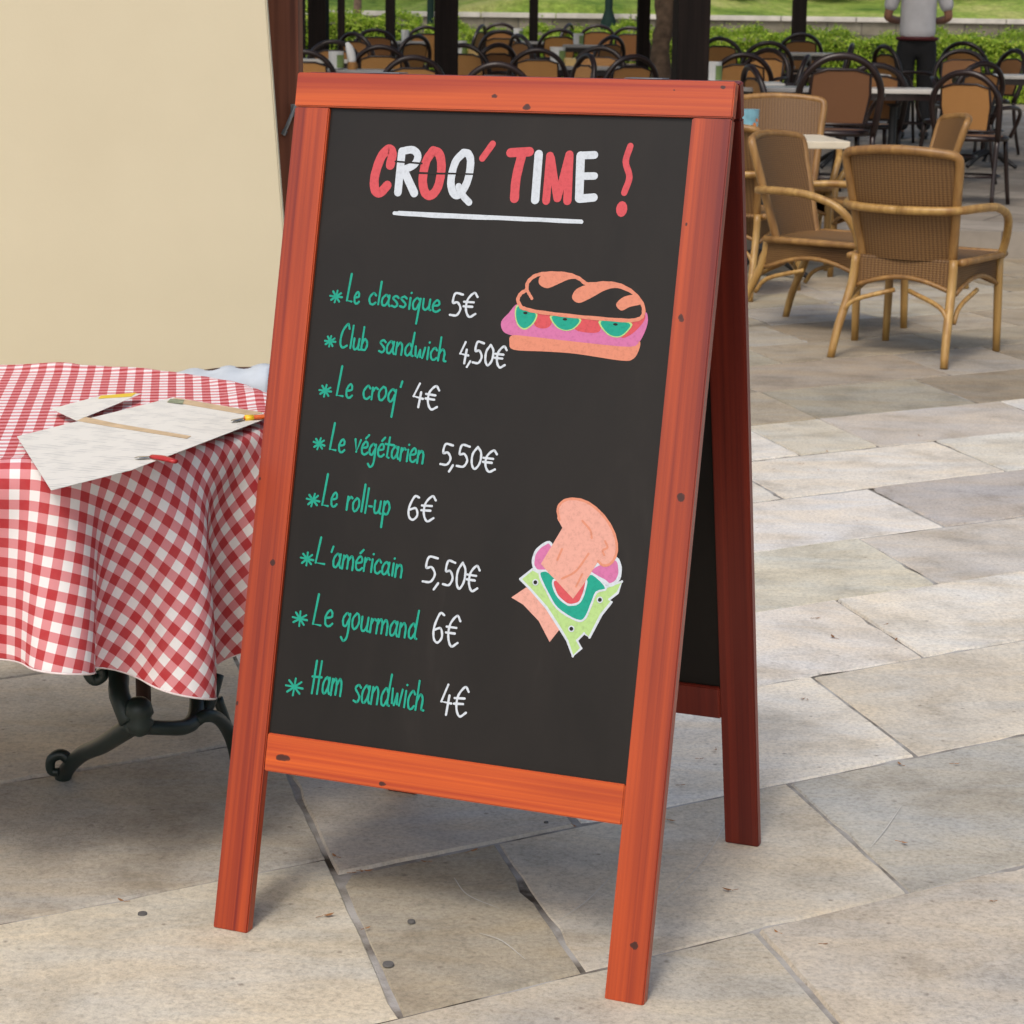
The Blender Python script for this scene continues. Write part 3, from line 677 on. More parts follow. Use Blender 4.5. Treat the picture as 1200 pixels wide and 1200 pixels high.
LINES = [
 ((394, 347.5, 7), [('Le', 406, 353, 421, 356, 13, 1.2), ('classique', 431, 356, 516, 366, 13.5, 1.0)], [('5€', 526, 369, 560, 373, 13.5)]),
 ((387, 400, 6.2), [('Club', 397, 407, 431, 411, 14, 1), ('sandwich', 443, 412, 523, 424, 14, .95)], [('4', 537, 424, 550, 426, 12.5), (',', 547, 424, 553, 426, 12), ('50€', 553, 425, 594, 432, 12)]),
 ((381.3, 458, 7), [('Le', 394, 464, 413, 467, 14.5, 1.3), ("croq'", 424, 467, 470, 472, 15, .9)], [('4€', 482, 475, 515, 482, 13)]),
 ((374, 520, 6.8), [('Le', 386, 527, 404, 530, 15, 1), ('végétarien', 414, 530, 498, 544, 14.5, .95)], [('5', 515, 545, 530, 547, 12.8), (',', 526, 545, 533, 547, 12), ('50€', 534, 546, 583, 554, 12.8)]),
 ((367, 586, 7.6), [('Le', 377, 592, 395, 595, 15.5, 1.1), ('roll-up', 405, 597, 457, 605, 15.5, .95)], [('6€', 476, 608, 511, 612, 15)]),
 ((360, 655, 7.6), [("L'", 369, 660, 390, 663, 13.8, 1), ('américain', 389, 664, 473, 677, 15.5, .9)], [('5', 494, 682, 512, 684, 15), (',', 508, 683, 516, 685, 13), ('50€', 518, 685, 562, 695, 14.5)]),
 ((351.5, 725, 8.6), [('Le', 366, 731, 390, 735, 17, 1), ('gourmand', 400, 735, 489, 750, 17.5, .9)], [('6€', 505, 752, 539, 759, 17.5)]),
 ((345, 805, 10), [('Ham', 364, 812, 401, 816, 19.5, .95), ('sandwich', 413, 822, 497, 832, 20, .8)], [('4€', 514, 837, 549, 841, 18)])]
for (sx_, sy_, sr), words, prices in LINES:
    ch = Chalk()
    for k in range(4):
        a = R(12 + 45 * k + rt.uniform(-8, 8)); ch.stroke([bd(sx_ - sr * math.cos(a), sy_ - sr * math.sin(a)), bd(sx_ + sr * math.cos(a), sy_ + sr * math.sin(a))], 2.5 * PXM, 'g')
    for (t_, x0, y0, x1, y1, xh, asc) in words: write(ch, t_, x0, y0, x1, y1, xh, 'g', 2.65, asc=asc)
    ch.done('menu_line')
    ch = Chalk()
    for (t_, x0, y0, x1, y1, xh) in prices: write(ch, t_, x0, y0, x1, y1, xh, 'w', 2.65, slant=.12)
    ch.done('price')
# title, traced
def zpx(pts, ox, oy, k): return [bd(ox + x / k, oy + y / k) for x, y in pts]
def sm(pts, closed=False, n=6): return [(p.x, p.y) for p in spline([Vector((*p, 0)) for p in pts], n, closed)]
ch = Chalk(); Z = lambda p: zpx(p, 410, 140, 3.3333)
def ts(pts, wd, col, smooth=True): ch.stroke(Z(sm(pts) if smooth else pts), wd / 3.3333 * PXM, col)
ts([(158, 178), (166, 135), (152, 116), (122, 148), (98, 220), (98, 272), (118, 286), (146, 258)], 38, 'r')
ts([(188, 285), (203, 130)], 32, 'w', 0); ts([(203, 124), (245, 119), (266, 142), (250, 178), (205, 198)], 30, 'w'); ts([(212, 200), (252, 288)], 33, 'w', 0)
ts([(325, 122), (298, 165), (285, 235), (294, 285), (318, 296), (345, 262), (358, 190), (350, 136), (325, 122)], 36, 'r')
ts([(444, 130), (412, 168), (395, 240), (405, 288), (430, 292), (460, 240), (472, 170), (464, 136), (444, 130)], 31, 'w'); ts([(425, 262), (444, 300), (466, 324)], 27, 'w')
ts([(558, 96), (518, 152)], 27, 'r', 0)
def brk(p): ts(p, 7, 'k', 0)
brk([(178, 164), (282, 172)]); brk([(266, 209), (372, 212)]); brk([(374, 211), (486, 214)])
ch.done('title_word'); ch = Chalk()
ts([(628, 130), (702, 126)], 36, 'r', 0); ts([(672, 138), (650, 230), (643, 308)], 37, 'r')
ts([(738, 136), (724, 314)], 34, 'w', 0)
ts([(782, 142), (767, 318)], 31, 'r', 0); ts([(786, 150), (810, 308)], 30, 'r', 0); ts([(812, 308), (856, 140)], 30, 'r', 0); ts([(858, 138), (850, 318)], 33, 'r', 0)
ts([(902, 142), (896, 308)], 34, 'w', 0); ts([(904, 141), (956, 139)], 30, 'w', 0); ts([(900, 222), (956, 221)], 28, 'w', 0); ts([(898, 310), (953, 305)], 32, 'w', 0)
ch.done('title_word'); ch = Chalk()
ts([(1096, 104), (1078, 165), (1092, 225), (1072, 286)], 25, 'r')
a, c = Z([(1062, 350)])[0]; ch.disc(a, c, 22 / 3.3333 * PXM, 'r', ch.z, 30 / 3.3333 * PXM); ch.z += .00004
ch.done('exclamation_mark')
ch = Chalk(); ts([(174, 366), (360, 378), (640, 388), (905, 400)], 15, 'w'); ts([(190, 362), (905, 396)], 9, 'w', 0); ch.done('title_underline')
# baguette drawing
ch = Chalk(); Z = lambda p: zpx(p, 570, 300, 5.7143)
def fl(pts, col, smooth=True): ch.fill(Z(sm(pts, True, 4) if smooth else pts), col)
fl([(215, 320), (150, 382), (100, 440), (110, 500), (165, 530), (300, 545), (600, 582), (960, 612), (1022, 580), (1072, 480), (1080, 405), (1050, 375), (900, 425), (560, 400), (330, 370)], 'p')
fl([(172, 532), (155, 580), (185, 628), (400, 640), (600, 655), (900, 700), (985, 688), (1025, 620), (1025, 570), (960, 608), (600, 574), (300, 540)], 'o')
for q_ in ([(330, 380), (440, 392), (430, 465), (378, 486), (322, 462)], [(618, 420), (755, 430), (762, 500), (700, 515), (595, 492)], [(1062, 395), (1010, 425), (955, 440), (905, 545), (975, 522), (1050, 445)]): fl(q_, 'r')
for q_ in ([(205, 338), (240, 340), (330, 380), (326, 430), (290, 472), (250, 488), (210, 455), (195, 390)], [(440, 398), (622, 418), (592, 480), (530, 498), (468, 470)], [(765, 432), (962, 448), (935, 512), (880, 542), (808, 518)]):
    P = Z(sm(q_, True, 4)); cx = sum(p[0] for p in P) / len(P); cy = sum(p[1] for p in P) / len(P)
    ch.fill([(cx + (x - cx) * 1.07, cy + (y - cy) * 1.07) for x, y in P], 'y'); ch.fill([(cx + (x - cx) * .94, cy + (y - cy) * .94) for x, y in P], 'g')
for x, y in ((262, 382), (527, 424), (865, 458)): a, c = Z([(x, y)])[0]; ch.disc(a, c, .0034, 'k', ch.z, .0018); ch.z += .00004
inner = [(235, 345), (212, 295), (232, 252), (270, 225), (278, 178), (330, 132), (420, 116), (540, 122), (620, 150), (680, 188), (800, 182), (900, 198), (990, 252), (1048, 330), (1048, 400), (1000, 428), (900, 430), (600, 405), (350, 375), (255, 352)]
ch.fill(Z(sm(inner, True, 4)), 'k')
ch.stroke(Z(sm(inner + inner[:1])), 24 / 5.7143 * PXM, 'o')
for q_ in ([(360, 140), (355, 188), (400, 215), (445, 205), (550, 158), (610, 150), (520, 122), (420, 118)], [(690, 190), (605, 222), (575, 280), (620, 315), (700, 282), (800, 228), (880, 215), (965, 245), (900, 198), (800, 182)], [(1000, 262), (920, 275), (870, 325), (905, 366), (960, 342), (1030, 325), (1042, 305)]): fl(q_, 'o')
ts2 = [(272, 225), (288, 255), (306, 285)]; ch.stroke(Z(sm(ts2)), 20 / 5.7143 * PXM, 'o')
ch.done('baguette_drawing')
# folded sandwich drawing
ch = Chalk(); Z = lambda p: zpx(p, 580, 570, 5.4545)
def ol(pts, wd, col, smooth=True):
    q_ = Z(sm(pts, True, 4) if smooth else pts); ch.stroke(q_ + q_[:1], wd / 5.4545 * PXM, col)
fl([(105, 710), (200, 645), (235, 660), (340, 775), (415, 912), (350, 995), (280, 860), (180, 755)], 'b', False)
chz = [(162, 592), (240, 530), (300, 560), (420, 600), (600, 640), (720, 640), (812, 608), (785, 680), (732, 722), (745, 740), (680, 820), (605, 965), (570, 940), (525, 985), (552, 1035), (498, 1085), (462, 985), (420, 915), (330, 775), (225, 655)]
fl(chz, 'y', False); ol(chz, 16, 'w', False)
pk1 = [(360, 368), (310, 372), (260, 420), (244, 490), (265, 535), (315, 540), (400, 520)]; fl(pk1, 'p'); ol(pk1, 17, 'w')
pk2 = [(600, 540), (700, 480), (775, 462), (800, 520), (790, 590), (740, 630), (690, 600)]; fl(pk2, 'p'); ol(pk2, 22, 'w')
lt_ = [(285, 560), (330, 540), (420, 590), (560, 590), (625, 560), (712, 650), (650, 678), (615, 760), (575, 845), (520, 855), (400, 780), (332, 670)]; fl(lt_, 'g'); ol(lt_, 13, 'w')
to_ = [(375, 600), (395, 690), (450, 745), (490, 757), (545, 735), (580, 640), (575, 590), (480, 600)]; fl(to_, 'r'); ol(to_, 13, 'w')
br_ = [(432, 265), (400, 205), (405, 130), (455, 82), (540, 80), (620, 115), (700, 190), (760, 285), (785, 380), (772, 455), (735, 502), (690, 510), (660, 480), (620, 545), (565, 630), (500, 718), (450, 665), (400, 610), (345, 555), (295, 495), (370, 370)]
fl(br_, 'b', False)
ch.stroke(Z(sm([(412, 215), (405, 135), (455, 86), (540, 84), (620, 119), (700, 194), (757, 287), (780, 380), (770, 450), (735, 497), (692, 504), (660, 478)])), 16 / 5.4545 * PXM, 'd')
for q_ in ([(705, 350), (720, 390), (690, 410), (700, 440)], [(560, 220), (610, 280), (620, 330)], [(600, 430), (520, 540), (430, 590)], [(520, 640), (560, 560)], [(430, 400), (400, 470)]): ch.stroke(Z(sm(q_)), 13 / 5.4545 * PXM, 'd')
for x, y in ((260, 613), (672, 725), (490, 910)):
    a, c = Z([(x, y)])[0]; ch.disc(a, c, .0047, 'w', ch.z); ch.z += .00004; ch.disc(a, c, .0029, 'k', ch.z); ch.z += .00004
ch.done('sandwich_drawing')

# ================================================================== NEAR TABLE
TC, TR, TZ = Vector((-.857, 3.36, 0)), .48, .68
M_iron = plain('green_cast_iron', (.010, .022, .019), .42, .3, 20, .5)
M_tabwood = plain('table_wood', (.2, .12, .06), .6, .3)
t = thing('bistro_table', TC, 0, 'round table with dark green cast iron base under the red checked cloth', 'table')
bm = bmesh.new(); lathe(bm, [(TR - .01, TZ - .03), (TR, TZ - .025), (TR, TZ - .008), (TR - .006, TZ - .003)], 48); obj('tabletop', bm, M_tabwood, t)
def P3(px, py, D):
    p = at(px, py, D); return p - TC
bm = bmesh.new()
tube(bm, [(.02, -.3, TZ - .05), (.0, -.26, .5), P3(120, 760, 3.28), P3(140, 815, 3.22), P3(152, 846, 3.2)], [.014, .014, .016, .017, .017], 10, smooth_n=5)
tube(bm, [P3(158, 848, 3.2), P3(140, 860, 3.24), P3(118, 874, 3.32), P3(96, 884, 3.4), P3(78, 902, 3.47), P3(66, 930, 3.53), P3(52, 934, 3.54)], [.017, .016, .015, .014, .014, .015, .017], 10, smooth_n=5)
tube(bm, [P3(128, 768, 3.27), P3(112, 772, 3.27), P3(104, 786, 3.27), P3(111, 797, 3.27), P3(121, 792, 3.27), P3(118, 784, 3.27)], [.012, .012, .011, .010, .009, .009], 9, smooth_n=5)
tube(bm, [P3(84, 893, 3.44), P3(72, 884, 3.44), P3(60, 890, 3.44), P3(60, 903, 3.44), P3(69, 905, 3.44)], [.010, .010, .009, .008, .008], 9, smooth_n=5)
obj('leg', bm, M_iron, t, True)
bm = bmesh.new(); b_ = P3(163, 838, 3.2)
lathe(bm, [(.004, -.036), (.016, -.03), (.024, -.012), (.018, -.004), (.024, .004), (.02, .02), (.012, .028), (.003, .03)], 16, b_); obj('boss', bm, M_iron, t, True)
bm = bmesh.new()
tube(bm, [P3(163, 851, 3.2), P3(190, 853, 3.22), P3(216, 852, 3.26), P3(228, 842, 3.3), P3(231, 822, 3.33), P3(227, 795, 3.36), P3(222, 740, 3.38)], [.013, .012, .013, .014, .013, .012, .012], 10, smooth_n=5)
tube(bm, [P3(226, 846, 3.29), P3(236, 838, 3.32), P3(246, 822, 3.34), P3(256, 790, 3.36)], [.012, .011, .011, .01], 9, smooth_n=4)
tube(bm, [P3(228, 846, 3.29), P3(240, 839, 3.3), P3(254, 841, 3.33), P3(266, 854, 3.38), P3(276, 880, 3.42), P3(284, 926, 3.46), P3(290, 948, 3.47)], [.011, .011, .011, .012, .013, .014, .018], 9, smooth_n=5)
tube(bm, [P3(255, 818, 3.4), P3(262, 838, 3.4), P3(268, 856, 3.4)], .009, 8, smooth_n=4)
obj('stretcher', bm, M_iron, t, True)
bm = bmesh.new()
tube(bm, [(-.1, .02, TZ - .04), (-.12, .05, .4), (-.1, .1, .15), (-.2, .3, .012)], .016, 10, smooth_n=5); tube(bm, [(-.1, .02, .4), (-.3, -.05, .14), (-.46, -.12, .014)], .016, 10, smooth_n=5)
obj('leg', bm, M_iron, t, True)

# ---- checked tablecloth: relaxed over the table as a sheet of springs
N_ = 96; SIDE = 1.52; h_ = SIDE / (N_ - 1); rot = R(9)
gu, gv = np.meshgrid(np.linspace(-SIDE / 2, SIDE / 2, N_), np.linspace(-SIDE / 2, SIDE / 2, N_), indexing='ij')
q1, q2 = gu / (SIDE / 2), gv / (SIDE / 2); RB = .80
gu, gv = gu * (1 - RB + RB * np.sqrt(1 - q2 ** 2 / 2)), gv * (1 - RB + RB * np.sqrt(1 - q1 ** 2 / 2))
X = np.stack([gu * math.cos(rot) - gv * math.sin(rot), gu * math.sin(rot) + gv * math.cos(rot), np.full_like(gu, TZ + .004)], -1)
rg = np.random.RandomState(4)
X0 = X.copy(); rad0 = np.hypot(X[..., 0], X[..., 1]); ph0 = np.arctan2(X[..., 1], X[..., 0])
X[..., 2] += np.where(rad0 > TR, .05 * np.sin(ph0 * 11 + .6 + 1.2 * np.sin(ph0 * 3)) * np.clip((rad0 - TR) * 6, 0, 1), 0)
prev = X.copy()
def L_of(sa, sb): return np.linalg.norm(X0[sb] - X0[sa], axis=-1, keepdims=True)
def con(sa, sb, L0, k):
    A, B = X[sa], X[sb]; d = B - A; ln = np.linalg.norm(d, axis=-1, keepdims=True) + 1e-9
    c = d * ((ln - L0) / ln * (.5 * k)); X[sa] = A + c; X[sb] = B - c
S_ = slice
pairs = []
for st, k in ((1, 1.0), (2, .16), (4, .03)):
    for par in range(2):
        i0 = np.arange(0, N_ - st); blk = i0[(i0 // st) % 2 == par]
        pairs.append(((blk, S_(None)), (blk + st, S_(None)), L_of((blk, S_(None)), (blk + st, S_(None))), k)); pairs.append(((S_(None), blk), (S_(None), blk + st), L_of((S_(None), blk), (S_(None), blk + st)), k))
for par in range(2):
    i0 = np.arange(par, N_ - 1, 2)
    pairs.append(((i0, S_(0, N_ - 1)), (i0 + 1, S_(1, N_)), L_of((i0, S_(0, N_ - 1)), (i0 + 1, S_(1, N_))), .12)); pairs.append(((i0, S_(1, N_)), (i0 + 1, S_(0, N_ - 1)), L_of((i0, S_(1, N_)), (i0 + 1, S_(0, N_ - 1))), .12))
dt = 1 / 60; damp = .975
for it in range(420):
    vel = (X - prev) * damp; prev = X.copy(); X += vel; X[..., 2] -= 9.8 * dt * dt * .06
    for sub in range(13):
        for a_, b_2, L0, k in pairs: con(a_, b_2, L0, k)
        r = np.hypot(X[..., 0], X[..., 1]) + 1e-9; z = X[..., 2]
        RT = TR + .004; top = TZ + .003
        ins = (r < RT) & (z < top) & (z > TZ - .05)
        dtop, dside = top - z, RT - r
        up = ins & (dtop <= dside + .004); side = ins & ~up
        still = (rad0 < TR * .93)[..., None]; X[..., :2] = np.where(still, X0[..., :2], X[..., :2])
        X[..., 2] = np.where(up, top, z)
        f_ = np.where(side, RT / r, 1); X[..., 0] *= f_; X[..., 1] *= f_
        fr = up; X[..., :2] = np.where(fr[..., None], prev[..., :2] + (X[..., :2] - prev[..., :2]) * .3, X[..., :2])
    X[..., 2] = np.maximum(X[..., 2], .02)
idx = np.arange(N_ * N_).reshape(N_, N_)
F = np.stack([idx[:-1, :-1], idx[1:, :-1], idx[1:, 1:], idx[:-1, 1:]], -1).reshape(-1, 4)
me = np_mesh('tablecloth', X.reshape(-1, 3), F, 4)
uvl = me.uv_layers.new(name='cloth'); UVv = np.stack([gu, gv], -1).reshape(-1, 2)[F.ravel()]; uvl.data.foreach_set('uv', UVv.astype(np.float32).ravel())
m = NT('gingham'); uvn = m.n('ShaderNodeUVMap', uv_map='cloth'); sp = m.n('ShaderNodeSeparateXYZ'); m.l(uvn.outputs[0], sp.inputs[0])
PITCHG = .0292
def stripe(s): return m.math('LESS_THAN', m.math('FRACT', m.math('ADD', m.math('DIVIDE', s, PITCHG), 100.13)), .5)
su, sv = stripe(sp.outputs[0]), stripe(sp.outputs[1]); tot = m.math('MULTIPLY', m.math('ADD', su, sv), .5)
col = m.ramp(tot, [(.0, (.78, .76, .75)), (.25, (.78, .76, .75)), (.26, (.64, .235, .25)), (.74, (.64, .235, .25)), (.75, (.43, .018, .024)), (1, (.43, .018, .024))])
wv = m.math('MULTIPLY', m.math('ADD', m.math('SINE', m.math('MULTIPLY', sp.outputs[0], 5200)), m.math('SINE', m.math('MULTIPLY', sp.outputs[1], 5200))), .25)
m.base(m.mix(m.math('MULTIPLY', m.noise(uvn.outputs[0], 40, 4), .12), col, (.62, .55, .54))); m.set(.85, .2); m.bump(wv, .15, .0006)
o = link('tablecloth', me, m.m, smooth=True); o.location = TC
tag(o, 'red and white checked tablecloth hanging in folds over the round table', 'tablecloth')
md = o.modifiers.new('thick', 'SOLIDIFY'); md.thickness = .0012; md.offset = 1
ms_ = o.modifiers.new('sub', 'SUBSURF'); ms_.levels = 1; ms_.render_levels = 1

brd = [X[i, 0] for i in range(N_ - 1)] + [X[N_ - 1, j] for j in range(N_ - 1)] + [X[i, N_ - 1] for i in range(N_ - 1, 0, -1)] + [X[0, j] for j in range(N_ - 1, 0, -1)]
bm = bmesh.new(); tube(bm, [Vector(p.tolist()) for p in brd], .0017, 6, closed=True); obj('hem', bm, plain('white_hem', (.70, .62, .61), .9, .15, 40), o, True)
# things lying on the cloth
ZT = float(np.max(X[..., 2])) + .0035
def flat_poly(bm, pts, z, th):
    A = [bm.verts.new((p.x, p.y, z)) for p in pts]; B = [bm.verts.new((p.x, p.y, z + th)) for p in pts]; n = len(pts)
    bm.faces.new(A[::-1]); bm.faces.new(B)
    for k in range(n): bm.faces.new((A[k], A[(k + 1) % n], B[(k + 1) % n], B[k]))
m = NT('menu_paper'); v = m.coords()
lines = m.n('ShaderNodeTexWave', wave_type='BANDS', bands_direction='Y', i_Scale=28); lines.inputs['Distortion'].default_value = 0; m.l(m.coords(rot=(0, 0, R(-22))), lines.inputs[0])
blot = m.math('MULTIPLY', m.ramp(lines.outputs['Fac'], [(.55, (0, 0, 0)), (.75, (.5,) * 3)]), m.ramp(m.noise(v, 26, 3), [(.45, (0, 0, 0)), (.6, (1,) * 3)]))
m.base(m.mix(blot, (.72, .70, .64), (.28, .29, .29))); m.set(.6, .35); M_paper = m.m
M_tan = plain('paper_tan', (.55, .40, .24), .6, .2, 30); M_green = plain('paper_leaf_green', (.24, .27, .17), .6, .5, 60)
t = thing('paper_placemat', gp(215, 490, ZT), 0, 'large printed paper placemat with tan borders lying on the checked cloth', 'placemat'); L0 = t.location.copy()
qz = [gp(*p, ZT) - L0 for p in ((20, 512), (203, 466), (309, 484), (309, 492), (155, 551), (60, 575))]
bm = bmesh.new(); flat_poly(bm, qz, 0, .0008); obj('sheet', bm, M_paper, t)
bm = bmesh.new(); flat_poly(bm, [gp(*p, ZT) - L0 for p in ((205, 467), (308, 484.5), (295, 488), (196, 471))], .0012, .0003)
flat_poly(bm, [gp(*p, ZT) - L0 for p in ((100, 489.5), (137, 497.5), (224, 512), (219, 515), (137, 502), (90, 494))], .0012, .0003)
obj('tan_band', bm, M_tan, t)
bm = bmesh.new(); flat_poly(bm, [gp(*p, ZT) - L0 for p in ((200, 468.5), (216, 470), (214, 475), (196, 472.5))], .0018, .0003); obj('printed_leaf', bm, M_green, t)
t = thing('paper_napkin', gp(130, 470, ZT), 0, 'small white paper corner with yellow edge at the far left of the checked table', 'napkin'); L0 = t.location.copy()
bm = bmesh.new(); flat_poly(bm, [gp(*p, ZT) - L0 for p in ((60, 480), (120, 464), (166, 462), (138, 474), (90, 494))], .0009, .0006); obj('sheet', bm, M_paper, t)
bm = bmesh.new(); flat_poly(bm, [gp(*p, ZT) - L0 for p in ((118, 465), (160, 461.5), (154, 466), (115, 468.5))], .0018, .0003); obj('yellow_edge', bm, plain('yellow_print', (.75, .52, .03), .6, .1), t)
M_knifest = plain('cutlery_steel', (.45, .45, .45), .25, .1, metal=1)
def knife(hp, tp, mid, lab, hm, bandm=None):
    a = gp(*hp, ZT + .004); b = gp(*tp, ZT + .004); c_ = gp(*mid, ZT + .004)
    t = thing('table_knife', a, 0, lab, 'knife', 'table knives on the checked cloth')
    bm = bmesh.new(); tube(bm, [Vector((0, 0, 0)), (c_ - a) * .5 + Vector((0, 0, .001)), c_ - a], [.005, .0065, .005], 10, smooth_n=3, flat=(1, .6)); obj('handle', bm, hm, t, True)
    bm = bmesh.new(); tube(bm, [c_ - a, (c_ - a).lerp(b - a, .7), b - a], [.004, .0065, .001], 8, smooth_n=3, flat=(1, .18)); obj('blade', bm, M_knifest, t, True)
    if bandm:
        bm = bmesh.new(); tube(bm, [(c_ - a) * .78, (c_ - a) * .98], .0072, 10, flat=(1, .7)); obj('bolster', bm, bandm, t, True)
M_yel, M_org, M_red = plain('yellow_plastic', (.80, .52, .02), .4, .1), plain('orange_plastic', (.65, .12, .02), .4, .1), plain('red_plastic', (.42, .02, .02), .4, .15)
knife((335, 488), (271, 493.5), (286, 490), 'orange handled knife with a yellow bolster at the right edge of the placemat', M_org, M_yel)
knife((206, 541), (157, 536.5), (178, 535), 'red handled knife at the near front edge of the placemat', M_red)

# ---- chair with a pale cloth behind the table
M_brchair = wood('brown_chair_wood', 2, (.03, .012, .007), (.085, .032, .018), .45, .45, 80)
c0 = at(322, 448, 4.12)
t = thing('wooden_chair', (c0.x, 4.12, 0), R(172), 'dark brown wooden chair tucked behind the checked table', 'chair')
SH = c0.z + .012
for sx in (-.17, .17):
    bm = bmesh.new(); tube(bm, [(sx, .02, 0), (sx, 0, .4), (sx, -.03, SH - .02)], [.014, .016, .014], 8); obj('leg', bm, M_brchair, t, True)
    bm = bmesh.new(); tube(bm, [(sx, .36, 0), (sx, .36, .41)], .015, 8); obj('leg', bm, M_brchair, t, True)
bm = bmesh.new(); box(bm, (-.2, 0, .41), (.2, .4, .44), .01); obj('seat', bm, M_brchair, t)
bm = bmesh.new(); tube(bm, [(-.21, -.035, SH - .03), (-.1, -.045, SH - .012), (.1, -.045, SH - .012), (.21, -.035, SH - .03)], .021, 10, smooth_n=4, flat=(.6, 1)); tube(bm, [(-.17, -.02, .55), (.17, -.02, .55)], .012, 8); obj('backrest', bm, M_brchair, t, True)
m = plain('pale_cloth', (.47, .52, .57), .85, .12, 14, bump=.5, bscale=18)
bm = bmesh.new(); nu, nv = 26, 14; gr = []
xl, xr = at(196, 430, 4.16).x, at(318, 428, 4.16).x
cl = thing('pale_cloth', (0, 4.16, 0), 0, 'crumpled pale blue cloth draped over the back of the brown chair', 'cloth')
for i in range(nu + 1):
    row = []
    for j in range(nv + 1):
        s_ = i / nu; q_ = j / nv - .5
        x = xl + (xr - xl) * s_; zt = at(200 + 118 * s_, 437 - 8 * s_, 4.16).z
        y = .07 * math.tanh(q_ * 7); z = zt - max(0, abs(q_) - .06) * (.11 + .02 * math.sin(s_ * 9)) - .003 * math.sin(s_ * 19 + q_ * 5) - (.012 * max(0, abs(q_) - .12) * math.sin(s_ * 14))
        row.append(bm.verts.new((x, y + .004 * math.sin(s_ * 17 + j * .6), z)))
    gr.append(row)
for i in range(nu):
    for j in range(nv): bm.faces.new((gr[i][j], gr[i + 1][j], gr[i + 1][j + 1], gr[i][j + 1]))
o = obj('folded_cloth', bm, m, cl, True); md = o.modifiers.new('thick', 'SOLIDIFY'); md.thickness = .004

# ================================================================== WICKER ARMCHAIRS
m = NT('wicker_weave'); v = m.coords()
w1 = m.n('ShaderNodeTexWave', wave_type='BANDS', bands_direction='Z', i_Scale=34); w1.inputs['Distortion'].default_value = 1.2; w1.inputs['Detail Scale'].default_value = 2; m.l(v, w1.inputs[0])
w2 = m.n('ShaderNodeTexWave', wave_type='BANDS', bands_direction='X', i_Scale=20); w2.inputs['Distortion'].default_value = .6; m.l(v, w2.inputs[0])
wv = m.math('MULTIPLY', m.math('ADD', w1.outputs['Fac'], w2.outputs['Fac']), .5)
c = m.ramp(wv, [(.15, (.10, .045, .013)), (.5, (.20, .10, .030)), (.85, (.30, .165, .055))])
inf = m.n('ShaderNodeObjectInfo')
c = m.mix(m.math('MULTIPLY', inf.outputs['Random'], .5), c, (.055, .026, .010))
m.base(m.mix(m.math('MULTIPLY', m.noise(v, 9, 5), .5), c, (.12, .06, .022))); m.set(.55, .4); m.bump(wv, .5, .004); M_wick = m.m
M_ratt = wood('rattan_pole', 2, (.28, .14, .035), (.54, .34, .105), .42, .5, 60)
M_ratt2 = wood('rattan_frame', 2, (.21, .10, .026), (.40, .22, .065), .45, .5, 60)
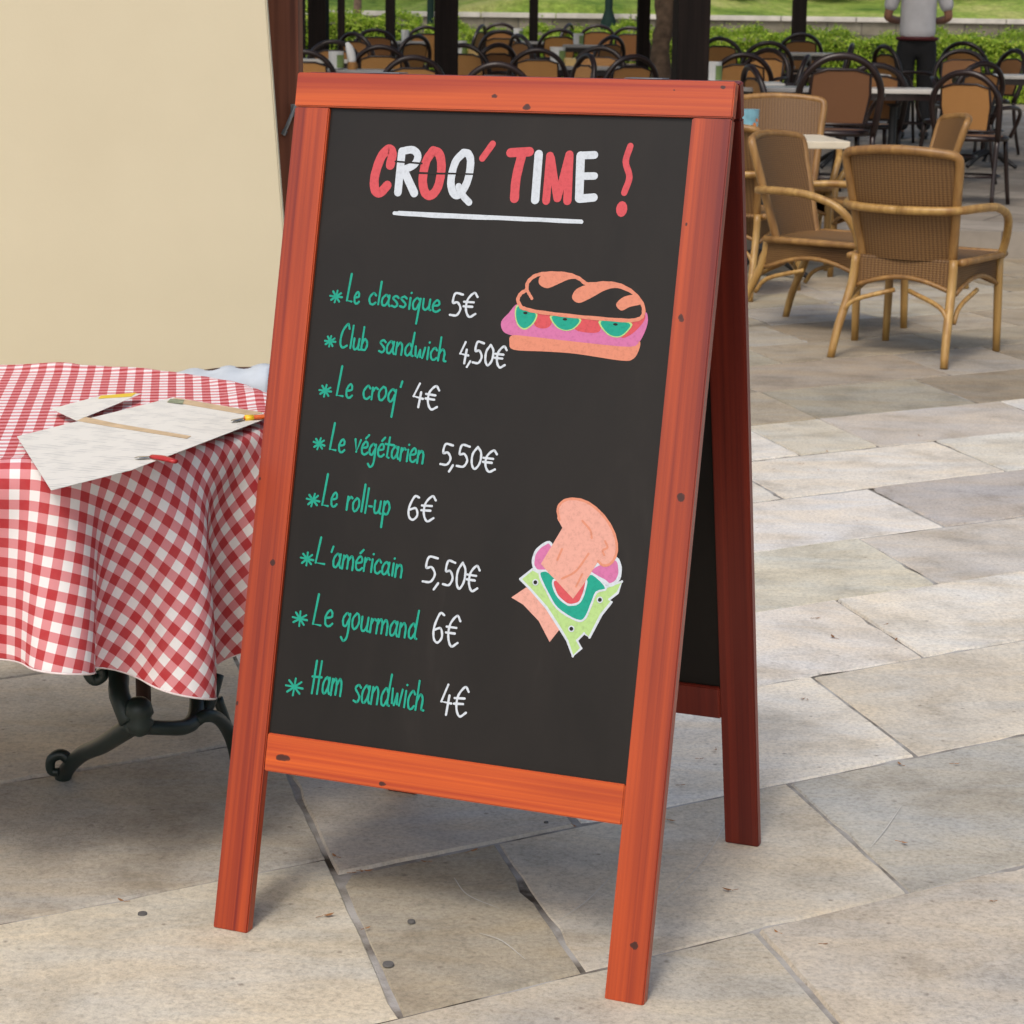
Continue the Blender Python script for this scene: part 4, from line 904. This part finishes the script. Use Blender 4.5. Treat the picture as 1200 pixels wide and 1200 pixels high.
def make_wicker():
    root = thing('wicker_armchair', (0, 0, 0))
    # facing +Y, back at -Y
    def back(s, z):      # surface of the back: s from -1 to 1
        t_ = (z - .38) / .47
        wd = .19 + .055 * t_; return Vector((s * wd, -.21 - .13 * t_ + .05 * s * s, z))
    bm = bmesh.new(); ns, nz = 10, 10; A = []
    for k, off in enumerate((0, .014)):
        g = [[bm.verts.new(back(-1 + 2 * i / ns, min(.405 + .03 * (1 - (-1 + 2 * i / ns) ** 2), .41) + (.42 + .02 * (1 - (-1 + 2 * i / ns) ** 2)) * j / nz) + Vector((0, off, 0))) for j in range(nz + 1)] for i in range(ns + 1)]
        for i in range(ns):
            for j in range(nz):
                q_ = (g[i][j], g[i + 1][j], g[i + 1][j + 1], g[i][j + 1]); bm.faces.new(q_ if k == 0 else q_[::-1])
    obj('backrest', bm, M_wick, root, True)
    bm = bmesh.new(); pts = [back(-1, z) for z in (.30, .5, .7, .8)] + [back(-.94, .835)] + [back(s, .835 + .022 * (1 - s * s)) for s in (-.7, -.35, 0, .35, .7)] + [back(.94, .835)] + [back(1, z) for z in (.8, .7, .5, .30)]
    tube(bm, pts, .019, 9, smooth_n=3); obj('back_frame', bm, M_ratt2, root, True)
    bm = bmesh.new(); box(bm, (-.23, -.2, .385), (.23, .27, .42), .012); obj('seat', bm, M_wick, root)
    # woven apron with arched lower edge
    for (p, q_) in (((-.225, -.2), (-.24, .26)), ((-.24, .265), (.24, .265)), ((.24, .26), (.225, -.2)), ((.225, -.205), (-.225, -.205))):
        bm = bmesh.new(); n = 12; T_, B_ = [], []
        for k in range(n + 1):
            s = k / n; x, y = p[0] + (q_[0] - p[0]) * s, p[1] + (q_[1] - p[1]) * s
            T_.append(bm.verts.new((x, y, .405))); B_.append(bm.verts.new((x, y, .285 + .055 * math.sin(math.pi * s))))
        for k in range(n): bm.faces.new((T_[k], T_[k + 1], B_[k + 1], B_[k]))
        bmesh.ops.solidify(bm, geom=bm.faces[:], thickness=.012); obj('apron', bm, M_wick, root)
        bm = bmesh.new(); tube(bm, [(p[0] + (q_[0] - p[0]) * k / n, p[1] + (q_[1] - p[1]) * k / n, .283 + .055 * math.sin(math.pi * k / n)) for k in range(n + 1)], .010, 7); obj('apron_rim', bm, M_ratt2, root, True)
    bm = bmesh.new(); tube(bm, [(-.24, -.2, .41), (-.25, .26, .41), (-.2, .285, .412), (.2, .285, .412), (.25, .26, .41), (.24, -.2, .41)], .015, 8, smooth_n=4); obj('seat_rim', bm, M_ratt2, root, True)
    for s in (-1, 1):
        bm = bmesh.new(); tube(bm, [(s * .21, -.2, .42), (s * .215, -.22, .3), (s * .235, -.30, .12), (s * .245, -.335, 0)], [.019, .019, .018, .016], 9, smooth_n=3); obj('leg', bm, M_ratt, root, True)
        bm = bmesh.new(); tube(bm, [(s * .24, .255, .42), (s * .245, .26, .2), (s * .25, .265, 0)], [.019, .018, .016], 9, smooth_n=2); obj('leg', bm, M_ratt, root, True)
        bm = bmesh.new(); a = back(s, .62)
        tube(bm, [(0, a.y - .075, .615), (s * .14, a.y - .06, .618), (s * .235, a.y - .015, .622), (s * .285, a.y + .1, .628), (s * .30, .03, .62), (s * .295, .17, .575), (s * .27, .245, .49), (s * .245, .262, .40)], .0175, 9, smooth_n=4); obj('armrest', bm, M_ratt, root, True)
        for (x0, y0, x1, y1) in ((s * .235, -.28, s * .03, -.21), (s * .24, -.24, s * .243, .0)):
            bm = bmesh.new(); tube(bm, [(x0, y0, .17), (x0 * .75 + x1 * .25, y0 * .75 + y1 * .25, .235), (x1, y1, .285)], .010, 7, smooth_n=4); obj('brace', bm, M_ratt, root, True)
    return root
proto = make_wicker()
G = 'wicker armchairs on the paving'
wk = [(1.69, 8.70, 58, 1.0, 'honey coloured wicker armchair seen from behind at the right edge'),
      (1.41, 9.41, -35, 1.0, 'wicker armchair turned side on, just right of the menu board'),
      (1.12, 10.75, 60, 1.0, 'wicker armchair half hidden by the menu board beside the cream table'),
      (1.50, 12.1, 266, 1.1, 'shaded wicker armchair facing the cream table from its far side'),
      (2.02, 11.25, 184, 1.03, 'shaded wicker armchair side on in front of the big dark bistro chair')]
def place(o, x, y, z, deg, sc, lab, cat, group):
    o.location = (x, y, z); o.rotation_euler = (0, 0, R(deg)); o.scale = (sc,) * 3; tag(o, lab, cat, group)
for i, (x, y, d, sc, lab) in enumerate(wk):
    o = proto if i == 0 else copy_tree(proto)
    place(o, x, y, 0, d - 90, sc, lab, 'armchair', G)
# cream table among them
M_blackm = plain('black_cast_metal', (.010, .010, .011), .45, .3)
M_creamtop = plain('cream_tabletop', (.62, .55, .42), .5, .1)
def cast_base(root, ztop, s=1.0):
    bm = bmesh.new(); lathe(bm, [(.05 * s, .05), (.03 * s, .1), (.027 * s, ztop - .05), (.06 * s, ztop - .03)], 14)
    obj('column', bm, M_blackm, root, True, 40)
    bm = bmesh.new()
    for k in range(4):
        a = R(45 + 90 * k); c_, s_ = math.cos(a), math.sin(a)
        tube(bm, [(0, 0, .13), (c_ * .12 * s, s_ * .12 * s, .1), (c_ * .27 * s, s_ * .27 * s, .018)], [.028, .022, .016], 8, smooth_n=4)
    obj('foot_cross', bm, M_blackm, root, True)
t = thing('square_table', (1.36, 11.5, 0), R(4), 'cream topped square table on a black cast base beside the wicker armchairs', 'table')
bm = bmesh.new(); box(bm, (-.37, -.37, .71), (.37, .37, .75), .006); obj('tabletop', bm, M_creamtop, t)
cast_base(t, .71, 1.1)
p = at(877, 158, 11.3)
t = thing('menu_holder', (p.x, 11.3, .75), R(10), 'pale blue tin pot with small orange motif standing on the cream table', 'pot')
bm = bmesh.new(); lathe(bm, [(.042, 0), (.045, .004), (.054, .15), (.056, .155), (.052, .155), (.043, .012)], 24); obj('pot_body', bm, plain('blue_tin', (.20, .42, .52), .35, .2, 25), t, True, 40)
bm = bmesh.new()
for (a, z, r) in ((-70, .075, .011), (-55, .10, .008), (-100, .05, .009)):
    q_ = R(a); rr = .044 + .011 * z / .15 + .0015
    vs = [bm.verts.new((math.cos(q_ + r / rr * math.cos(k)) * (rr + .0012), math.sin(q_ + r / rr * math.cos(k)) * (rr + .0012), z + r * 1.2 * math.sin(k))) for k in [6.283 * j / 12 for j in range(12)]]
    bm.faces.new(vs)
obj('motif', bm, plain('orange_motif', (.60, .18, .04), .5, .1), t)

# ================================================================== BISTRO CHAIRS
M_bent = wood('dark_bentwood', 2, (.011, .005, .0045), (.032, .015, .012), .34, .5, 70)
m = NT('woven_cane'); v = m.coords()
w1 = m.n('ShaderNodeTexWave', wave_type='BANDS', bands_direction='Z', i_Scale=40); w1.inputs['Distortion'].default_value = .5; m.l(v, w1.inputs[0])
w2 = m.n('ShaderNodeTexWave', wave_type='BANDS', bands_direction='X', i_Scale=40); w2.inputs['Distortion'].default_value = .5; m.l(v, w2.inputs[0])
wv = m.math('MULTIPLY', m.math('ADD', w1.outputs['Fac'], w2.outputs['Fac']), .5)
c = m.ramp(wv, [(.2, (.36, .155, .038)), (.6, (.60, .30, .085)), (.9, (.70, .40, .14))])
inf = m.n('ShaderNodeObjectInfo')
m.base(m.mix(m.math('MULTIPLY', inf.outputs['Random'], .8), c, (.20, .08, .03))); m.set(.5, .4); m.bump(wv, .5, .004); M_cane = m.m
def make_bistro():
    root = thing('bistro_chair', (0, 0, 0))
    lean = lambda z: -.19 - max(0, z - .45) * .24
    pts = [(-.205, lean(.45) + .02, .44), (-.22, lean(.56), .56), (-.228, lean(.66), .66)] + [(-.228 * math.cos(a), lean(.66 + .215 * math.sin(a)), .66 + .215 * math.sin(a)) for a in [math.pi * k / 12 for k in range(1, 12)]] + [(.228, lean(.66), .66), (.22, lean(.56), .56), (.205, lean(.45) + .02, .44)]
    bm = bmesh.new(); tube(bm, pts, .0205, 9, smooth_n=2); obj('back_frame', bm, M_bent, root, True)
    def pan(bm, off, inset=0):
        o_ = [(-.140, .50), (-.168, .66), (-.160, .775), (-.08, .80), (.08, .80), (.160, .775), (.168, .66), (.140, .50)]
        return [bm.verts.new((x, lean(z) + off, z)) for x, z in o_]
    bm = bmesh.new(); A, B = pan(bm, -.004), pan(bm, .006); bm.faces.new(A); bm.faces.new(B[::-1])
    for k in range(8): bm.faces.new((A[k], B[k], B[(k + 1) % 8], A[(k + 1) % 8]))
    bmesh.ops.recalc_face_normals(bm, faces=bm.faces); obj('backrest', bm, M_cane, root)
    bm = bmesh.new(); tube(bm, [(x, lean(z), z) for x, z in ((-.140, .50), (-.168, .66), (-.160, .775), (-.08, .80), (.08, .80), (.160, .775), (.168, .66), (.140, .50))], .009, 7, closed=True); 
    tube(bm, [(-.21, lean(.5), .5), (.21, lean(.5), .5)], .010, 7); obj('panel_frame', bm, M_bent, root, True)
    bm = bmesh.new(); n = 28; lathe(bm, [(.19, .44), (.2, .445), (.2, .455), (.185, .462), (.05, .458)], n); obj('seat', bm, M_cane, root, True, 50)
    bm = bmesh.new(); tube(bm, [(.207 * math.cos(6.2832 * k / 24), .207 * math.sin(6.2832 * k / 24), .448) for k in range(24)], .017, 8, closed=True); obj('seat_ring', bm, M_bent, root, True)
    for s in (-1, 1):
        bm = bmesh.new(); tube(bm, [(s * .205, lean(.45) + .02, .45), (s * .205, -.2, .25), (s * .215, -.25, 0)], [.0165, .0155, .014], 8, smooth_n=3); obj('leg', bm, M_bent, root, True)
        bm = bmesh.new(); tube(bm, [(s * .165, .13, .44), (s * .18, .155, .2), (s * .195, .18, 0)], [.0165, .0155, .014], 8, smooth_n=3); obj('leg', bm, M_bent, root, True)
        bm = bmesh.new(); tube(bm, [(s * .226, lean(.65), .65), (s * .262, -.12, .655), (s * .27, .04, .64), (s * .245, .14, .58), (s * .19, .15, .45)], .0135, 8, smooth_n=4); obj('armrest', bm, M_bent, root, True)
    bm = bmesh.new(); tube(bm, [(.175 * math.cos(6.2832 * k / 20), .175 * math.sin(6.2832 * k / 20) - .01, .2) for k in range(20)], .009, 6, closed=True); obj('stretcher_ring', bm, M_bent, root, True)
    return root
proto = make_bistro()
# px of the back's centre, distance, facing (90 = away from the camera), label
BC = [(440, 22.5, 90, 'dark bentwood chair from behind, just left of the thin post above the board title'), (446, 17.3, 92, 'bentwood chair from behind pushed up to the table with the white napkin cone'),
 (417, 21, 50, 'bentwood chair turned half right behind the white napkin cone'), (485, 20.5, 140, 'bentwood chair turned left at the foot of the green lamp post'), (484, 15.2, 100, 'very dark bentwood chair low against the top rail, left of the broad black post'),
 (499, 24, 100, 'bentwood chair tucked directly behind the green lamp post'), (586, 26, 92, 'farthest bentwood chair right of the broad black post, in front of the hedge'), (587, 22.6, 88, 'bentwood chair right behind the grey rimmed chair near the broad post'),
 (581, 18.2, 130, 'grey rimmed bentwood chair turned left, right of the broad black post'), (561, 25, 165, 'bentwood chair in profile under the crooked grey tree'), (611, 21.2, 30, 'bentwood chair leaning in profile just left of the thin middle post'),
 (630, 17.0, 90, 'large dark bentwood chair from behind at the foot of the thin middle post'), (655, 23.5, 90, 'bentwood chair with wide cane back just right of the thin middle post'), (663, 26.2, 160, 'small far bentwood chair in profile below the slim grey tree'),
 (700, 25.8, 92, 'bentwood chair far back below the small lamp post'), (714, 21, 138, 'bentwood chair with bright cane back turned left below the small lamp post'), (738, 25, 80, 'far bentwood chair left of the dark post by the bark covered trunk'),
 (740, 15.9, 118, 'silver rimmed bentwood chair low beside the bark covered trunk'), (583, 14.2, 90, 'dark chair arch just above the top rail right of the broad black post'), (546, 18, 60, 'very dark bentwood chair touching the broad black post on its right'),
 (845, 21, 60, 'bentwood chair in half profile right of the widest black post'), (871, 16.6, 90, 'bentwood chair from behind at the white table right of the widest post'), (900, 19.8, 90, 'bentwood chair with tall bright cane back left of the slim right post'),
 (938, 23, 90, 'bentwood chair directly behind the slim right post'), (886, 14.3, 12, 'bentwood chair in profile leaning left above the wicker chair'), (941, 16.4, 165, 'bentwood chair in profile leaning right at the slim right post'),
 (993, 19.5, 168, 'bentwood chair in profile against the hedge, left of the waiter'), (1027, 14.9, 92, 'bentwood chair from behind at the white table near the waiter'), (1040, 19.2, 20, 'bentwood chair partly hidden beside the waiter'),
 (986, 13.4, 90, 'largest dark bentwood chair from behind, nearest the wicker armchairs'), (357, 16, 90, 'bentwood chair glimpsed between the brown post and the square black post'), (391, 18.5, 95, 'bentwood chair glimpsed right of the square black post'),
 (683, 16.0, 200, 'bentwood chair tucked under the table with the pale cup and yellow box'), (702, 17.7, 255, 'bentwood chair facing forward low between the yellow box and the silver rimmed chair'),
 (898, 17.8, 230, 'bentwood chair turned forward between the pale table and the slim right post'), (1128, 18.2, 265, 'bentwood chair facing forward in front of the waiter at the right'), (1185, 18.5, 200, 'bentwood chair at the far right end of the terrace'), (1135, 13.9, 60, 'bentwood chair nearest the right edge of the terrace'),
 (1150, 15.5, 120, 'bentwood chair right of the white table near the waiter'), (1130, 20.5, 60, 'bentwood chair behind the waiter at the right')]
for i, (px, D, d, lab) in enumerate(BC):
    o = proto if i == 0 else copy_tree(proto)
    x = at(px, 60, D).x; f = Vector((math.cos(R(d)), math.sin(R(d))))
    place(o, x + f.x * .25, D + f.y * .25, terr(D), d - 90, 1.13 if D < 13.5 else 1.0, lab, 'chair', 'bentwood bistro chairs on the terrace')
dark = next(o for o in bpy.data.objects if str(o.get('label', '')).startswith('largest dark bentwood'))
M_canedark = M_cane.copy(); M_canedark.name = 'brown_cane'
rp = [n for n in M_canedark.node_tree.nodes if n.type == 'VALTORGB'][0].color_ramp
for e, c in zip(rp.elements, ((.10, .042, .018), (.19, .082, .034), (.25, .12, .05))): e.color = (*c, 1)
for ch in kids(dark):
    if ch.data.materials[0] == M_cane: ch.data = ch.data.copy(); ch.data.materials[0] = M_canedark
# tables
M_topgrey = plain('zinc_tabletop', (.30, .29, .28), .3, .15, spec=.6); M_topwhite = plain('pale_tabletop', (.58, .55, .50), .35, .1)
def make_table(mt):
    root = thing('cafe_table', (0, 0, 0)); bm = bmesh.new(); box(bm, (-.3, -.3, .705), (.3, .3, .735), .006); obj('tabletop', bm, mt, root)
    bm = bmesh.new(); box(bm, (-.28, -.28, .66), (.28, .28, .704)); obj('apron', bm, M_bent, root)
    cast_base(root, .66); return root
TB = [(425, 16.4, 'g', 'dark grey cafe table carrying the white napkin cone'), (470, 23.5, 'g', 'cafe table with a glass jar left of the green lamp post'), (556, 19.6, 'g', 'cafe table with a pale cup right of the broad black post'),
      (680, 17.6, 'g', 'cafe table with a pale cup and yellow box above the middle of the board'), (692, 23, 'g', 'far cafe table with a white cup below the small lamp post'), (612, 24, 'g', 'far cafe table with a white cup left of the thin middle post'),
      (868, 15.2, 'w', 'pale cafe table right of the widest black post'), (916, 14.6, 'g', 'small cafe table behind the shaded wicker chair'), (1050, 14.6, 'w', 'white cafe table at the right, in front of the waiter'),
      (992, 16.8, 'w', 'white cafe table partly hidden by the largest dark chair'), (958, 21.5, 'w', 'far white cafe table just right of the slim right post'), (375, 18.3, 'w', 'pale cafe table glimpsed behind the square black post'), (1165, 17, 'w', 'white cafe table right of the waiter')]
pr = {'g': make_table(M_topgrey), 'w': make_table(M_topwhite)}; used = set(); tpos = {}
for px, D, k, lab in TB:
    o = pr[k] if k not in used else copy_tree(pr[k]); used.add(k)
    x = at(px, 70, D).x; place(o, x, D, terr(D), (px * 7) % 9 - 4, 1.0, lab, 'table', 'square cafe tables on the terrace'); tpos[px] = Vector((x, D, terr(D) + .735))
# cups, napkin, boxes on the tables
M_cup = plain('white_china', (.62, .62, .60), .35, .1); M_cupg = plain('pale_green_print', (.18, .26, .08), .5, .3)
def cup(tp, dx, dy, r, h, lab, strip=True, mt=None):
    p = tpos[tp] + Vector((dx, dy, .001)); t = thing('tall_cup', p, 0, lab, 'cup', 'tall pale cups on the cafe tables')
    bm = bmesh.new(); lathe(bm, [(r * .85, 0), (r, .006), (r * 1.06, h), (r * .96, h), (r * .85, .02)], 18); obj('cup_body', bm, mt or M_cup, t, True, 45)
    if strip:
        bm = bmesh.new(); n = 7; A = []
        for z in (h * .1, h * .8): A.append([bm.verts.new((math.cos(R(-80 + 12 * k)) * (r * 1.07 + .002), math.sin(R(-80 + 12 * k)) * (r * 1.07 + .002), z)) for k in range(n)])
        for k in range(n - 1): bm.faces.new((A[0][k], A[0][k + 1], A[1][k + 1], A[1][k]))
        obj('printed_stripe', bm, M_cupg, t)
cup(425, -.19, -.16, .055, .135, 'pale grey cup left of the white napkin cone')
cup(470, .05, -.1, .04, .12, 'glass jar on the far table left of the green lamp post', False)
cup(556, -.12, -.15, .05, .13, 'pale cup touching the broad black post')
cup(680, -.19, -.12, .06, .15, 'pale cup with green print above the middle of the board')
cup(692, -.14, -.1, .05, .12, 'far white cup on the table below the small lamp post')
cup(612, -.05, -.1, .05, .14, 'far white cup left of the thin middle post')
cup(868, -.2, -.1, .055, .14, 'pale cup with green print right of the widest black post')
p = tpos[425] + Vector((-.07, -.14, .001)); t = thing('napkin_holder', p, 0, 'white rolled napkin cone in an orange holder on the dark grey table', 'napkin holder')
bm = bmesh.new(); tube(bm, [(0, 0, .05), (-.008, 0, .11), (-.022, 0, .165), (-.04, 0, .2)], [.03, .034, .028, .012], 12, smooth_n=3); obj('napkin', bm, plain('white_paper', (.75, .74, .72), .8, .05), t, True)
bm = bmesh.new(); lathe(bm, [(.034, 0), (.036, .005), (.036, .055), (.031, .056)], 16); obj('holder_cup', bm, plain('orange_wood', (.38, .18, .05), .5, .2), t, True, 40)
for tp, dx, lab in ((680, -.09, 'small yellow box beside the cup above the middle of the board'), (556, -.01, 'small yellow box on the table right of the broad black post')):
    t = thing('sugar_box', tpos[tp] + Vector((dx, -.17, .001)), R(15), lab, 'box', 'yellow sugar boxes'); bm = bmesh.new(); box(bm, (-.045, -.03, 0), (.045, .03, .055), .003); obj('box_body', bm, plain('yellow_card', (.62, .42, .16), .6, .15), t)
    bm = bmesh.new(); box(bm, (-.042, -.027, .0555), (.042, .027, .063), .002); obj('box_lid', bm, plain('box_lid_card', (.66, .52, .28), .6, .15), t)

# ================================================================== WAITER (back to the camera, lower arms folded in front)
WD = 20.0; wz = terr(WD)
wx = at(1075, 40, WD).x
wt = thing('person', (wx, WD, wz), R(-8), 'waiter in a white short sleeved shirt and black trousers standing by the hedge', 'person')
def skin(name, verts, edges, radii, mt, sub=2, root=0):
    me = bpy.data.meshes.new(name); me.from_pydata([Vector(v) for v in verts], edges, [])
    o = bpy.data.objects.new(name, me); COL.objects.link(o)
    s = o.modifiers.new('skin', 'SKIN'); s.use_smooth_shade = True
    for d, r in zip(me.skin_vertices[0].data, radii):
        d.radius = r if isinstance(r, tuple) else (r, r); d.use_root = False
    me.skin_vertices[0].data[root].use_root = True
    q_ = o.modifiers.new('sub', 'SUBSURF'); q_.levels = sub; q_.render_levels = sub
    dg = bpy.context.evaluated_depsgraph_get(); me2 = bpy.data.meshes.new_from_object(o.evaluated_get(dg)); bpy.data.objects.remove(o)
    me2.name = name; me2.materials.clear(); return link(name, me2, mt, wt, True)
M_skin = plain('skin', (.40, .20, .13), .55, .1); M_hair = plain('dark_hair', (.02, .014, .011), .6, .3)
M_shirt = plain('white_shirt', (.72, .72, .76), .85, .06, 10, bump=.4, bscale=9); M_trou = plain('black_trousers', (.012, .012, .014), .8, .3); M_belt = plain('dark_red_belt', (.10, .012, .015), .6, .2)
V_ = [(0, 0, .93), (0, .0, 1.08), (0, -.01, 1.25), (0, -.01, 1.40), (0, 0, 1.50), (0, .02, 1.60), (0, .02, 1.70)]
E_ = [(0, 1), (1, 2), (2, 3), (3, 4), (4, 5), (5, 6)]; Rr = [(.15, .11), (.135, .10), (.155, .11), (.13, .085), (.055, .055), (.082, .095), (.06, .075)]
for s in (-1, 1):
    b = len(V_)
    V_ += [(s * .17, -.01, 1.41), (s * .245, .0, 1.26), (s * .285, .01, 1.115), (s * .20, .15, 1.09), (s * .08, .235, 1.10), (s * .03, .255, 1.105)]
    E_ += [(3, b), (b, b + 1), (b + 1, b + 2), (b + 2, b + 3), (b + 3, b + 4), (b + 4, b + 5)]; Rr += [.06, .048, .042, .036, (.032, .02), (.038, .018)]
    f0 = len(V_)
    for k in range(4):
        V_ += [(s * -.005 - s * .0, .262, 1.135 - k * .02), (-s * .045, .262, 1.13 - k * .02), (-s * .075, .25, 1.122 - k * .02)]; E_ += [(b + 5, f0 + 3 * k), (f0 + 3 * k, f0 + 3 * k + 1), (f0 + 3 * k + 1, f0 + 3 * k + 2)]; Rr += [.010, .009, .008]
    l0 = len(V_)
    V_ += [(s * .095, 0, .84), (s * .10, .01, .48), (s * .105, -.02, .1), (s * .11, .10, .045)]; E_ += [(0, l0), (l0, l0 + 1), (l0 + 1, l0 + 2), (l0 + 2, l0 + 3)]; Rr += [.088, .058, .04, (.042, .03)]
skin('body', V_, E_, Rr, M_skin)
skin('shirt', [(0, 0, .87), (0, 0, 1.05), (0, -.01, 1.24), (0, -.01, 1.40), (0, 0, 1.475), (-.175, -.01, 1.415), (-.245, 0, 1.27), (-.272, .006, 1.165), (.175, -.01, 1.415), (.245, 0, 1.27), (.272, .006, 1.165)],
     [(0, 1), (1, 2), (2, 3), (3, 4), (3, 5), (5, 6), (6, 7), (3, 8), (8, 9), (9, 10)], [(.195, .15), (.175, .135), (.18, .135), (.15, .105), (.07, .07), .078, .072, .068, .078, .072, .068], M_shirt)
tv = [(0, 0, 1.02), (0, 0, .90)]; te = [(0, 1)]; tr_ = [(.15, .115), (.17, .13)]
for s in (-1, 1):
    b = len(tv); tv += [(s * .095, 0, .82), (s * .10, .01, .48), (s * .105, -.015, .07)]; te += [(1, b), (b, b + 1), (b + 1, b + 2)]; tr_ += [.112, .09, .075]
skin('trousers', tv, te, tr_, M_trou, root=1)
bm = bmesh.new(); tube(bm, [(.180 * math.cos(6.2832 * k / 24), .140 * math.sin(6.2832 * k / 24), .925) for k in range(24)], .018, 8, closed=True); obj('belt', bm, M_belt, wt, True)
skin('hair', [(0, -.015, 1.64), (0, .0, 1.70), (0, .01, 1.735)], [(0, 1), (1, 2)], [(.085, .085), (.088, .095), (.05, .06)], M_hair)
for s in (-1, 1):
    bm = bmesh.new(); tube(bm, [(s * .11, -.09, .035), (s * .11, 0, .045), (s * .112, .1, .04), (s * .112, .19, .028)], [.034, .044, .046, .03], 12, smooth_n=4, flat=(1, .75)); obj('shoe', bm, M_trou, wt, True)
print('objects', len(bpy.data.objects))
